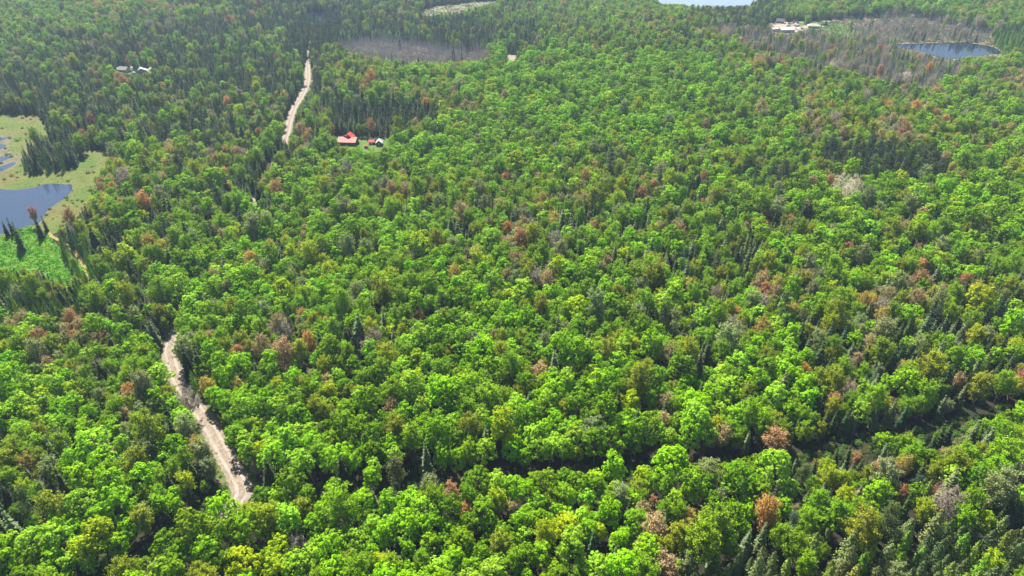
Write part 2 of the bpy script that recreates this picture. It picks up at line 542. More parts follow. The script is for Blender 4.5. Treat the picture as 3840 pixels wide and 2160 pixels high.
# main red roofed house
hx, hy = ground(1303, 545)
HZ = float(zt(hx, hy))
r = empty('house', (hx, hy, HZ), R(-4))
tag(r, 'brown timber house with salmon red metal roof and grey deck, alone in the forest clearing', 'house')
w, d = 12.0, 7.0
MB().prism([(0, 0), (d, 0), (d, 2.9), (3.6, 4.5), (0, 2.7)], -6, 6, 'x').build('wall', M_BROWNW, r)
rf = MB()
rf.prism([(-2.0, 2.55), (3.6, 4.55), (d + .5, 2.75), (d + .5, 2.93), (3.6, 4.75), (-2.0, 2.73)], -6.5, 6.3, 'x')
rf.prism([(-3.4, 3.6), (0, 6.4), (3.4, 3.6), (3.4, 3.8), (0, 6.62), (-3.4, 3.8)], 3.0, 9.5, 'y')
ro = rf.build('roof', M_RED, r)
MB().prism([(-2.9, 3.0), (2.9, 3.0), (2.9, 3.95), (0, 6.3), (-2.9, 3.95)], 3.4, 9.0, 'y').build('gable', M_RED, r)
MB().box(-2.9, -2.1, 3.6, 4.4, 4.6, 5.7).build('chimney', M_DARKROOF, ro)
for xx in (-4.4, -1.6, 1.4, 4.4): window(r, xx, 1.0, 0, 1.3, 1.2)
dd = MB().box(-0.55, 0.4, -.06, .05, 0, 2.1).build('door', M_TRIM, r)
MB().box(0.2, 0.28, -.14, -.06, 1.0, 1.15).build('handle', M_DARKROOF, dd)
dk = MB().box(-6, 6, -2.6, -0.02, -0.2, 0.12).build('deck', M_DECK, r)
for xx in (-5.9, -3, 0, 3, 5.9): MB().box(xx - .08, xx + .08, -1.9, -1.74, 0.12, 2.6).build('porch_post', M_BROWNW, r)
rl = MB().box(0.8, 5.9, -2.6, -2.52, 0.9, 1.0)
for k in range(12): rl.box(0.8 + k * .44, 0.86 + k * .44, -2.58, -2.53, 0.12, 0.9)
rl.build('railing', M_DECK, r)
gable_house('shed', 1395, 541, 3.6, 3.4, 2.1, 1.1, R(6), M_BROWNW, M_RED, 'small brown shed with red roof on the lawn between house and white shed', 'shed', 'x', 0.35, 1)
gable_house('shed', 1374, 556, 2.2, 2.0, 1.7, 0.6, R(-8), M_CREAM, M_RED, 'tiny cream hut with red roof, lowest building of the forest clearing', 'shed', 'x', 0.2, 1)
gable_house('shed', 1423, 545, 3.8, 4.6, 2.4, 1.6, R(3), M_BROWNW, M_WHITE, 'tall brown shed with steep white roof at right end of the lawn', 'shed', 'y', 0.4, 1)

# farmstead far left
gable_house('farmhouse', 532, 276, 9.5, 7.0, 3.0, 2.4, R(28), M_CREAM, M_WHITE, 'pale cottage with whitish blue roof beside the driveway of left farmstead', 'house', 'y', 0.5, 3, None, True)
gable_house('farmhouse', 468, 270, 8.5, 7.0, 2.8, 2.2, R(-12), M_CREAM, M_GREYROOF, 'cream house with grey green roof, middle of the left farmstead', 'house', 'x', 0.5, 3, None, True)
gable_house('garage', 445, 269, 3.4, 4.0, 2.6, 1.1, R(-12), M_TRIM, M_WHITE, 'small white garage, leftmost building of the left farmstead', 'garage', 'x', 0.3, 1)

# settlement on the right
gable_house('workshop', 2946, 121, 17.0, 10.0, 3.8, 1.9, R(9), M_CREAM, M_WHITE, 'long low building with broad white roof in front of the gravel yard', 'building', 'x', 0.7, 5)
gable_house('workshop', 2918, 120, 8.0, 12.0, 3.2, 1.2, R(62), M_CREAM, M_WHITE, 'white roofed annex at the left end of the long low building', 'building', 'x', 0.6, 3)
gable_house('house', 2925, 87, 9.0, 7.5, 2.9, 2.5, R(-24), M_BROWNW, M_DARKROOF, 'brown house with dark grey gable roof behind the gravel yard', 'house', 'x', 0.6, 3, None, True)
gable_house('house', 2877, 85, 8.0, 7.0, 2.8, 2.0, R(15), M_DARKROOF, M_DARKROOF, 'small blackish house under dark pines at left end of the yard', 'house', 'x', 0.6, 3)
gable_house('cottage', 2922, 70, 8.5, 7.0, 3.0, 2.0, R(-10), M_BROWNW, M_GREYROOF, 'shaded cottage with grey green roof behind the dark roofed house', 'house', 'x', 0.6, 3)
gable_house('cottage', 2907, 48, 8.5, 6.5, 3.0, 1.8, R(2), M_BROWNW, M_WHITE, 'lakeside cottage with pale roof among dark pines, farthest of the settlement', 'house', 'x', 0.6, 3)
# hip roofed beige building
x, y = ground(3050, 105)
r = empty('house', (x, y, float(zt(x, y))), R(-14))
tag(r, 'wide single storey house with beige hip roof beside the lawn', 'house')
MB().box(-6.8, 6.8, -4.5, 4.5, 0, 2.9).build('wall', M_CREAM, r)
MB().add([(-7.4, -5.1, 2.93), (7.4, -5.1, 2.93), (7.4, 5.1, 2.93), (-7.4, 5.1, 2.93), (-2.6, 0, 5.4), (2.6, 0, 5.4)], [(0, 1, 5, 4), (1, 2, 5), (2, 3, 4, 5), (3, 0, 4), (3, 2, 1, 0)]).build('roof', M_BEIGEROOF, r)
for xx in (-5, -2, 4.6): window(r, xx, 1.0, -4.5, 1.4, 1.1)
dd = MB().box(0.8, 1.8, -4.56, -4.45, 0, 2.05).build('door', M_BROWNW, r)
MB().box(1.6, 1.68, -4.64, -4.56, 1, 1.15).build('handle', M_TRIM, dd)


# ------------------------------------------------------------------ vehicles
M_TYRE = plain('tyre', (0.02, 0.02, 0.02))
M_RIM = plain('wheel_rim', (0.4, 0.4, 0.42), 0.3, 0.6)
M_LAMP = plain('headlight', (0.8, 0.8, 0.75), 0.1)


def make_car(px, py, rz, colour, label, van=False):
    x, y = ground(px, py)
    r = empty('parked_van' if van else 'parked_car', (x, y, float(zt(x, y)) + 0.25), rz)
    tag(r, label, 'van' if van else 'car', 'vehicles parked in the settlement yard')
    m = plain('car_paint', colour, 0.3, 0.0, 0.6)
    if van:
        prof = [(-2.6, .35), (2.6, .35), (2.62, 1.0), (2.2, 1.25), (1.7, 2.05), (-2.5, 2.15), (-2.62, 1.9)]
        glass = [(1.2, 1.3), (2.1, 1.3), (1.72, 1.9), (1.2, 1.9)]
    else:
        prof = [(-2.2, .3), (2.2, .3), (2.25, .75), (1.2, .92), (.55, 1.42), (-1.1, 1.45), (-1.85, .98), (-2.25, .9)]
        glass = [(-1.4, .95), (1.05, .95), (.5, 1.36), (-1.05, 1.38)]
    MB().prism([(a, z) for a, z in prof], -.88, .88, 'y').build('body', m, r) if False else None
    b = MB()
    n = len(prof)
    vs = [(a, -.88 + (0.12 if z > 1.1 else 0), z) for a, z in prof] + [(a, .88 - (0.12 if z > 1.1 else 0), z) for a, z in prof]
    b.add(vs, [tuple(range(n)), tuple(range(n, 2 * n))[::-1]] + [(i + n, (i + 1) % n + n, (i + 1) % n, i) for i in range(n)])
    b.build('body', m, r)
    for s in (-1, 1):
        g = MB().add([(a, s * (.89 - (0.07 if z > 1.1 else 0)), z) for a, z in glass], [tuple(range(len(glass)))]).build('window', M_GLASS, r)
        for ax in (-1.4, 1.4):
            wv = MB()
            wv.tube((ax, s * .72, .33), (ax, s * .92, .33), .33, .33, 12)
            wo = wv.build('wheel', M_TYRE, r)
            MB().tube((ax, s * .90, .33), (ax, s * .94, .33), .18, .18, 10).build('rim', M_RIM, wo)
        MB().box(prof[2][0] - .08, prof[2][0] + .02, s * .6 - .18, s * .6 + .18, .6, .76).build('headlight', M_LAMP, r)
    return r


make_car(2974, 108, R(35), (0.75, 0.76, 0.78), 'white parked car nearest the right end of the long white roofed building')
make_car(2981, 111, R(20), (0.05, 0.12, 0.16), 'dark teal parked car at the corner of the gravel yard')
make_car(2990, 113, R(70), (0.55, 0.56, 0.58), 'silver parked car, outermost of the row beside the white roofed building')
make_car(2916, 83, R(-20), (0.8, 0.8, 0.8), 'white van parked before the dark roofed brown house', True)
make_car(3089, 104, R(0), (0.6, 0.75, 0.7), 'pale green car parked on the lawn beyond the beige hip roof', False)
make_car(2906, 107, R(50), (0.6, 0.6, 0.62), 'light grey car parked behind the left annex of the white roofed building')

make_car(2966, 90, R(10), (0.72, 0.7, 0.66), 'cream parked car on the gravel road east of the yard spruces')
make_car(2899, 101, R(80), (0.5, 0.08, 0.06), 'dark red parked car left of the white roofed annex')
make_car(2955, 100, R(5), (0.78, 0.78, 0.78), 'white van parked behind the long white roofed building', True)
make_car(2890, 92, R(-30), (0.7, 0.72, 0.75), 'pale silver car before the small blackish house')
gable_house('shed', 2985, 100, 4.0, 3.0, 2.2, .9, R(20), M_CREAM, M_WHITE, 'small white shed between the yard and the small lawn', 'shed', 'x', .3, 1)
gable_house('shed', 3006, 110, 3.2, 3.0, 2.1, .9, R(-10), M_CREAM, M_BEIGEROOF, 'little beige shed left of the beige hip roofed house', 'shed', 'x', .3, 1)

# utility pole by the far end of the road
x, y = ground(1181, 244)
r = empty('utility_pole', (x, y, float(zt(x, y))), R(20))
tag(r, 'grey wooden utility pole at the far end of the gravel road', 'pole')
MB().tube((0, 0, 0), (0, 0, 10.5), .17, .11, 8).build('pole', M_SNAG, r)
MB().box(-1.1, 1.1, -.07, .07, 9.6, 9.75).build('crossarm', M_SNAG, r)
for xx in (-1, 0, 1):
    MB().tube((xx, 0, 9.76), (xx, 0, 9.95), .05, .04, 6).build('insulator', M_TRIM, r)


# ------------------------------------------------------------------ tree meshes
def leaf_quads(C, N, S, asp=0.8, rs=None):
    """one four sided leaf cluster per centre; returns vertices (n,4,3)"""
    n = len(C)
    rs = rs or rng
    N = N / np.maximum(np.linalg.norm(N, axis=1, keepdims=True), 1e-6)
    T = rs.normal(size=(n, 3))
    T -= N * np.sum(T * N, 1, keepdims=True)
    T /= np.maximum(np.linalg.norm(T, axis=1, keepdims=True), 1e-6)
    B = np.cross(N, T)
    S = np.broadcast_to(S, (n,))[:, None]
    k = rs.uniform(0.55, 1.0, (n, 4, 1))
    a = T * S * 0.62
    b = B * S * 0.62 * asp
    V = np.stack([C + a * k[:, 0], C + b * k[:, 1] + N * S * 0.12, C - a * k[:, 2], C - b * k[:, 3]], 1)
    return V


def crown_mesh(name, leaves, twigs, mats):
    """leaves: list of (n,4,3) arrays; twigs: MB or None (second material)"""
    V = np.concatenate(leaves, 0)
    n = len(V)
    co = V.reshape(-1, 3)
    nt_ = 0
    tv = np.zeros((0, 3)); tf = []
    if twigs is not None and twigs.v:
        tv = np.array(twigs.v); tf = twigs.f
    allv = np.concatenate([co, tv], 0)
    loops = np.concatenate([np.arange(n * 4)] + ([np.concatenate([np.array(f) for f in tf]) + n * 4] if tf else []))
    sizes = np.concatenate([np.full(n, 4), np.array([len(f) for f in tf], int)])
    me = bpy.data.meshes.new(name)
    me.vertices.add(len(allv)); me.vertices.foreach_set('co', allv.ravel())
    me.loops.add(len(loops)); me.loops.foreach_set('vertex_index', loops.astype(np.int32))
    me.polygons.add(len(sizes))
    st = np.concatenate([[0], np.cumsum(sizes)[:-1]])
    me.polygons.foreach_set('loop_start', st.astype(np.int32))
    for mt in mats: me.materials.append(mt)
    mi = np.zeros(len(sizes), np.int32); mi[n:] = min(1, len(mats) - 1)
    me.polygons.foreach_set('material_index', mi)
    at = me.attributes.new('leafvar', 'FLOAT', 'FACE')
    lv = rng.uniform(0, 1, len(sizes)).astype(np.float32)
    at.data.foreach_set('value', lv)
    me.update(calc_edges=True)
    me.validate()
    return me


def trunk_mesh(name, H, r0, rs, limbs=(), lean=0.02, top=0.8, mat=None):
    b = MB()
    p = Vector((0, 0, -0.4)); segs = 5
    dx, dy = rs.normal(0, lean, 2)
    pts = [p]
    for i in range(1, segs + 1):
        t = i / segs
        pts.append(Vector((dx * H * t + rs.normal(0, .05), dy * H * t + rs.normal(0, .05), H * top * t)))
    for i in range(segs):
        b.tube(pts[i], pts[i + 1], r0 * (1 - .75 * i / segs), r0 * (1 - .75 * (i + 1) / segs), 6)
    for p0, p1, ra in limbs:
        mid = (Vector(p0) + Vector(p1)) / 2 + Vector((0, 0, -0.25))
        b.tube(p0, mid, ra, ra * .7, 4)
        b.tube(mid, p1, ra * .7, ra * .3, 4)
    return b.data(name, [mat or M_BARK])


def unit(rs, n):
    v = rs.normal(size=(n, 3))
    return v / np.linalg.norm(v, axis=1, keepdims=True)


def maple(seed, H=13.0, Rw=2.9, nl=15, ns=11, nq=13, low=0.14):
    rs = np.random.default_rng(seed)
    cz = H * (1 + low) / 2
    rz = H * (1 - low) / 2
    L = []; limbs = []
    for i in range(nl):
        t = (i + .5) / nl
        ce = 1 - 1.72 * t
        az = i * 2.39996 + rs.uniform(-.4, .4)
        se = math.sqrt(max(0, 1 - ce * ce))
        dirv = np.array([se * math.cos(az), se * math.sin(az), ce])
        lr = rs.uniform(1.2, 2.0) * (Rw / 4.0)
        k = rs.uniform(.50, .78)
        c = np.array([dirv[0] * Rw, dirv[1] * Rw, dirv[2] * rz]) * k + np.array([0, 0, cz])
        limbs.append(((0, 0, H * rs.uniform(.3, .5)), tuple(c), 0.11))
        sub = unit(rs, ns * 4)
        score = sub @ (dirv * .8 + np.array([0, 0, .45]))
        sub = sub[score > -0.25][:ns]
        for sdir in sub:
            scn = c + sdir * lr * rs.uniform(.7, 1.15) * np.array([1, 1, .9])
            sr = rs.uniform(.28, .60)
            q = unit(rs, nq)
            q[:, 2] = np.abs(q[:, 2]) * .9 - .25
            q += sdir * .35
            q /= np.linalg.norm(q, axis=1, keepdims=True)
            C = scn + q * sr * rs.uniform(.7, 1.05, (nq, 1))
            N = q + sdir * .4 + np.array([0, 0, .45]) + rs.normal(0, .26, (nq, 3))
            L.append(leaf_quads(C, N, rs.uniform(.34, .58, nq), .85, rs))
    return crown_mesh('maple_crown', L, None, [M_LEAF, M_TWIG]), trunk_mesh('maple_trunk', H, .24, rs, limbs[:9])


def feather(seed, H=12.2, Rw=3.7, nl=24, leafs=4, size=.32, low=.22, up=1.0, tw=.035, mats=None, name='aspen'):
    rs = np.random.default_rng(seed)
    cz = H * (1 + low) / 2; rz = H * (1 - low) / 2
    b = MB(); Cs = []
    Ns = []
    for i in range(nl):
        t = (i + .5) / nl
        ce = 1 - 1.35 * t
        az = i * 2.39996 + rs.uniform(-.5, .5)
        se = math.sqrt(max(0, 1 - ce * ce))
        end = np.array([se * math.cos(az) * Rw, se * math.sin(az) * Rw, ce * rz]) * rs.uniform(.72, 1.0) + [0, 0, cz]
        hr = math.hypot(end[0], end[1])
        z0 = max(H * .12, end[2] - hr * rs.uniform(1.1, 1.9) * up - 1.0)
        p0 = np.array([0, 0, z0])
        mid = (p0 + end) / 2 + np.array([end[0] * .12, end[1] * .12, -.2])
        b.tube(p0, mid, .07, .05, 3); b.tube(mid, end, .05, .02, 3)
        for j in range(7):
            tt = rs.uniform(.35, 1)
            q0 = p0 + (end - p0) * tt
            dr = (end - p0) / max(np.linalg.norm(end - p0), .1) * .7 + rs.normal(0, .5, 3) + [0, 0, .45]
            dr /= np.linalg.norm(dr)
            ln = rs.uniform(.9, 1.9)
            q1 = q0 + dr * ln
            b.tube(q0, q1, tw, tw * .3, 3)
            m = 7
            tt2 = rs.uniform(.15, 1.05, m)[:, None]
            base = q0 + (q1 - q0) * tt2
            for _ in range(leafs):
                Cs.append(base + rs.normal(0, .22, (m, 3)))
                Ns.append(rs.normal(0, .6, (m, 3)) + dr * .2 + (base - [0, 0, cz]) * .12 + [0, 0, .35])
    C = np.concatenate(Cs); N = np.concatenate(Ns)
    me = crown_mesh(name + '_crown', [leaf_quads(C, N, rs.uniform(size * .7, size * 1.3, len(C)), .75, rs)], b, mats or [M_LEAF, M_TWIG])
    return me, trunk_mesh(name + '_trunk', H, .16, rs, (), top=.85)


def spruce(seed, H=11.5, Rw=2.1, nw=24, power=.85, droop=.35, low=.06, dens=1.0):
    rs = np.random.default_rng(seed)
    Cs, Ns, Ss = [], [], []
    V = []
    for i in range(nw):
        t = (i + rs.uniform(0, .8)) / nw
        z = H * (low + (1 - low) * t)
        rad = Rw * (1 - t) ** power * rs.uniform(.8, 1.12) + .12
        nb = max(4, int((7 + 6 * (1 - t)) * dens))
        a0 = rs.uniform(0, 6.28)
        for k in range(nb):
            az = a0 + 6.283 * k / nb + rs.uniform(-.2, .2)
            r_ = rad * rs.uniform(.7, 1.15)
            d = np.array([math.cos(az), math.sin(az), 0]); s = np.array([-d[1], d[0], 0])
            tipz = z - droop * r_ + .15 * r_
            root = np.array([0, 0, z]); tip = d * r_ + [0, 0, tipz]
            wv = max(.16, r_ * .30)
            m = root + (tip - root) * .55 + [0, 0, .10 * r_]
            V.append(np.stack([root, m + s * wv - [0, 0, .12], tip, m - s * wv - [0, 0, .12]]))
            # side sprays
            nn = 2 if r_ > .8 else 1
            for _ in range(nn):
                f = rs.uniform(.45, 1.0)
                c = root + (tip - root) * f + s * rs.normal(0, .22 * r_) + [0, 0, rs.uniform(-.15, .2)]
                Cs.append(c); Ns.append(d * .5 + [0, 0, .8] + rs.normal(0, .35, 3)); Ss.append(rs.uniform(.3, .6))
    top = np.array([[0, 0, H]])
    L = [np.stack(V), leaf_quads(np.array(Cs), np.array(Ns), np.array(Ss), .6, rs)]
    return crown_mesh('spruce_crown', L, None, [M_NEEDLE, M_TWIG]), trunk_mesh('spruce_trunk', H, .16, rs, (), lean=.004, top=.97)


def pine(seed, H=15.0, Rw=3.6, nl=34):
    rs = np.random.default_rng(seed)
    L = []; limbs = []
    for i in range(nl):
        t = rs.uniform(0, 1) ** .8
        z = H * (.30 + .70 * t)
        prof = Rw * (1 - t) ** .55 * (0.75 + .25 * math.sin(t * 9 + seed))
        az = i * 2.39996 + rs.uniform(-.5, .5)
        r_ = prof * rs.uniform(.55, 1.1) + .3
        d = np.array([math.cos(az), math.sin(az), 0])
        end = d * r_ + [0, 0, z + r_ * rs.uniform(.05, .3)]
        limbs.append(((0, 0, z - .2), tuple(end), .06))
        n = 5
        for j in range(n):
            f = .35 + .65 * (j + .5) / n
            c = np.array([0, 0, z]) + (end - [0, 0, z]) * f + rs.normal(0, .28, 3) * [1, 1, .5]
            m = 11
            q = unit(rs, m) * [1, 1, .42]
            C = c + q * rs.uniform(.5, .95)
            N = q * .6 + [0, 0, .8] + rs.normal(0, .35, (m, 3))
            L.append(leaf_quads(C, N, rs.uniform(.28, .5, m), .5, rs))
    return crown_mesh('pine_crown', L, None, [M_NEEDLE, M_TWIG]), trunk_mesh('pine_trunk', H, .22, rs, limbs, lean=.006, top=.98)


def cone(seed, H=11.0, Rw=1.7, n=1300, size=.34, power=.75, low=.08, vert=.2, name='larch', mat=None, bulge=.0):
    rs = np.random.default_rng(seed)
    t = rs.uniform(0, 1, n) ** 1.25
    az = rs.uniform(0, 6.283, n)
    lump = 1 + .22 * np.sin(az * 3 + t * 17 + seed) + .15 * np.sin(az * 5 - t * 31)
    rad = Rw * ((1 - t) ** power) * lump * rs.uniform(.45, 1.05, n)
    C = np.stack([np.cos(az) * rad, np.sin(az) * rad, H * (low + (1 - low) * t) + rs.normal(0, .12, n)], 1)
    N = np.stack([np.cos(az), np.sin(az), np.full(n, .6 - vert)], 1) + rs.normal(0, .35, (n, 3))
    L = [leaf_quads(C, N, rs.uniform(size * .7, size * 1.3, n), .6, rs)]
    return crown_mesh(name + '_crown', L, None, [mat or M_NEEDLE, M_TWIG]), trunk_mesh(name + '_trunk', H, .12, rs, (), lean=.01, top=.98)


def snag(seed, H=9.5):
    """thin dead conifer: bleached pole with broken stubs"""
    rs = np.random.default_rng(seed)
    b = MB()
    for i in range(26):
        z = H * rs.uniform(.18, .97)
        az = rs.uniform(0, 6.28)
        ln = (1.15 - z / H) * rs.uniform(.5, 1.5)
        b.tube((0, 0, z), (math.cos(az) * ln, math.sin(az) * ln, z + ln * rs.uniform(-.25, .5)), .035, .012, 3)
    C = np.array([[0, 0, H * .9]]) ; N = np.array([[0, 0, 1.0]])
    b2 = MB(); b2.v = b.v; b2.f = b.f; b2.m = b.m
    return b2.data('snag_branches', [M_SNAG]), trunk_mesh('snag_trunk', H, .13, rs, (), lean=.03, top=1.0, mat=M_SNAG)


def shrub(seed, H=2.2, Rw=1.4):
    rs = np.random.default_rng(seed)
    n = 260
    q = unit(rs, n); q[:, 2] = np.abs(q[:, 2])
    C = q * [Rw, Rw, H] * rs.uniform(.5, 1.05, (n, 1))
    N = q + rs.normal(0, .4, (n, 3)) + [0, 0, .4]
    b = MB()
    for i in range(7):
        a = rs.uniform(0, 6.28)
        b.tube((0, 0, 0), (math.cos(a) * Rw * .7, math.sin(a) * Rw * .7, H * .7), .04, .015, 3)
    return crown_mesh('shrub_leaves', [leaf_quads(C, N, rs.uniform(.2, .42, n), .8, rs)], None, [M_LEAF, M_TWIG]), b.data('shrub_stem', [M_TWIG])


# kind: variants, base height, base radius, height spread, spacing radius, tints [(word, rgb, weight)]
KINDS = {
    'maple_tree': dict(var=[maple(s, Rw=rw, nl=nl) for s, rw, nl in ((11, 2.9, 15), (12, 3.3, 17), (13, 2.6, 14), (14, 3.0, 16), (15, 2.4, 13), (16, 3.1, 15))], H=13, R=2.9, sp=2.25, cat='maple tree',
                       grp='bright green maple trees of the forest', tr='trunk',
                       tints=[('deep green', (.155, .300, .000), 3), ('bright green', (.240, .470, .000), 6), ('light green', (.310, .540, .025), 2.6), ('yellow green', (.360, .490, .000), .7)]),
    'aspen_tree': dict(var=[feather(s, Rw=rw, up=u) for s, rw, u in ((21, 2.7, .9), (22, 2.3, 1.2), (23, 3.0, .8), (24, 2.5, 1.1))], H=12.2, R=2.6, sp=2.1, cat='aspen tree',
                       grp='feathery aspen trees of the forest', tr='trunk',
                       tints=[('grey green', (.250, .320, .120), 2), ('olive green', (.260, .330, .015), 2.2), ('soft green', (.210, .380, .006), 6.5), ('yellow green', (.350, .460, .008), 1.3)]),
    'budding_tree': dict(var=[feather(s, H=11.8, Rw=rw, leafs=3, size=.29, tw=.05, up=.85, name='budding') for s, rw in ((31, 2.5), (32, 2.8), (33, 2.2))], H=11.8, R=2.5, sp=2.05, cat='budding tree',
                         grp='trees in russet spring bud', tr='trunk',
                         tints=[('reddish', (.42, .19, .13), .5), ('russet', (.44, .25, .12), 1.6), ('orange', (.54, .32, .09), 1.2), ('tan brown', (.43, .35, .17), 6), ('golden', (.45, .39, .07), 3)]),
    'spruce_tree': dict(var=[spruce(s, Rw=rw, nw=n) for s, rw, n in ((41, 1.9, 24), (42, 2.3, 25), (43, 1.6, 24), (44, 2.1, 22))], H=11.5, R=2.0, sp=1.8, cat='spruce tree',
                        grp='dark conical spruce trees', tr='trunk',
                        tints=[('dark green', (.065, .105, .025), 5), ('blackish green', (.036, .060, .020), 3), ('dusty green', (.150, .200, .085), 5), ('blue green', (.060, .110, .050), 1)]),
    'pine_tree': dict(var=[pine(s, Rw=rw) for s, rw in ((51, 3.0), (52, 2.6), (53, 3.3))], H=15, R=3.0, sp=2.4, cat='pine tree',
                      grp='tall ragged pine trees', tr='trunk',
                      tints=[('dark green', (.055, .090, .026), 3), ('blue green', (.050, .090, .045), 2), ('dull green', (.10, .135, .035), 2)]),
    'larch_tree': dict(var=[cone(s, Rw=rw) for s, rw in ((61, 1.7), (62, 1.5), (63, 1.9))], H=12, R=1.7, sp=1.75, cat='larch tree',
                       grp='slender soft green larch trees', tr='trunk',
                       tints=[('soft green', (.18, .33, .04), 3), ('light green', (.26, .42, .05), 2), ('dusky green', (.10, .19, .04), 3)]),
    'cedar_tree': dict(var=[cone(s, H=9.5, Rw=rw, n=1300, size=.42, power=.50, vert=.0, name='cedar') for s, rw in ((71, 1.7), (72, 2.0), (73, 1.4))], H=9.5, R=1.7, sp=1.6, cat='cedar tree',
                       grp='slender grey green cedar trees', tr='trunk',
                       tints=[('grey green', (.210, .270, .090), 4), ('olive green', (.230, .310, .055), 3), ('dusky green', (.12, .17, .060), 3), ('fresh green', (.19, .38, .03), 2)]),
    'dead_tree': dict(var=[snag(s) for s in (81, 82, 83)], H=9.5, R=.9, sp=1.0, cat='dead tree', grp='bleached dead trees of the swamp', tr='trunk',
                      tints=[('grey', (.3, .3, .3), 1)]),
    'leafless_tree': dict(var=[feather(s, H=12, Rw=rw, nl=28, leafs=3, size=.24, tw=.07, name='leafless', low=.15, mats=[M_LEAF, M_PALE]) for s, rw in ((91, 3.6), (92, 3.1))], H=12, R=3.6, sp=2.7, cat='leafless tree',
                          grp='pale leafless trees', tr='trunk',
                          tints=[('grey brown', (.30, .26, .21), 9), ('pale grey', (.66, .64, .54), .3)]),
    'shrub': dict(var=[shrub(s) for s in (101, 102)], H=2.2, R=1.4, sp=1.0, cat='shrub', grp='low shrubs on the open ground', tr='stem',
                  tints=[('green', (.10, .22, .03), 3), ('olive', (.15, .19, .04), 3), ('rusty', (.28, .15, .08), 2)]),
}
KN = list(KINDS)
KI = {k: i for i, k in enumerate(KN)}

# ------------------------------------------------------------------ what grows where
MIX = {  # maple aspen budding spruce pine larch cedar dead leafless
    'm': dict(maple_tree=.90, aspen_tree=.10, budding_tree=.006, spruce_tree=.008),
    'n': dict(maple_tree=.62, aspen_tree=.30, budding_tree=.032, spruce_tree=.045, leafless_tree=.003),
    'b': dict(maple_tree=.26, aspen_tree=.54, budding_tree=.075, spruce_tree=.12, pine_tree=.01, leafless_tree=.006),
    'o': dict(maple_tree=.12, aspen_tree=.40, budding_tree=.32, spruce_tree=.12, leafless_tree=.02),
    's': dict(maple_tree=.02, aspen_tree=.17, budding_tree=.022, spruce_tree=.74, pine_tree=.09),
    'x': dict(maple_tree=.13, aspen_tree=.36, budding_tree=.08, spruce_tree=.40, pine_tree=.04, leafless_tree=.008),
    'p': dict(aspen_tree=.12, spruce_tree=.35, pine_tree=.55, budding_tree=.03),
    'l': dict(larch_tree=.62, spruce_tree=.22, aspen_tree=.14, budding_tree=.04),
    'c': dict(cedar_tree=.70, larch_tree=.05, aspen_tree=.14, budding_tree=.05, spruce_tree=.03, leafless_tree=.02),
    'y': dict(cedar_tree=.12, aspen_tree=.34, maple_tree=.10, budding_tree=.09, spruce_tree=.24, pine_tree=.03, leafless_tree=.015),
    'k': dict(dead_tree=.66, spruce_tree=.06, cedar_tree=.12, budding_tree=.035, leafless_tree=.05, aspen_tree=.015),
}
GX = np.array([100 + 200 * i for i in range(13)]) * 1.4907
GY = np.array([20, 60, 100, 150, 200, 260, 330, 400, 480, 560, 650, 740, 840, 940, 1040, 1140, 1240, 1330, 1430]) * 1.4907
GRID = ['boossxxbbsbbb',
        'bxssspsxxpbob',
        'xssxsssxxbbbl',
        'xsssxnmmmokob',
        'sxssxnmmmnbko',
        'ssxxsommmboon',
        'sxsxonmmmnoon',
        'sboxmmmbnboob',
        'boxbbbboxbmnm',
        'lxbmmboxbynxm',
        'lxnbmnonxymnb',
        'lxmmnnmnbobox',
        'oonobmmnbbxxy',
        'monmnmnmnmxbx',
        'mbnmmmmmnbxxb',
        'bnbmmnmmmbxbb',
        'xnnnmmmmbmbyb',
        'mmnmnmmmobccc',
        'bnmmmmmnocccc']
MKEYS = list(MIX)
GI = np.array([[MKEYS.index(c) for c in row] for row in GRID])
MW = np.array([[MIX[k].get(n, 0.0) * {'budding_tree': .50, 'cedar_tree': 4.0, 'larch_tree': 3.0, 'spruce_tree': 3.0 if k in 'sxp' else 1.9}.get(n, 1) * KINDS[n]['sp'] ** 1.4 for n in KN] for k in MKEYS])

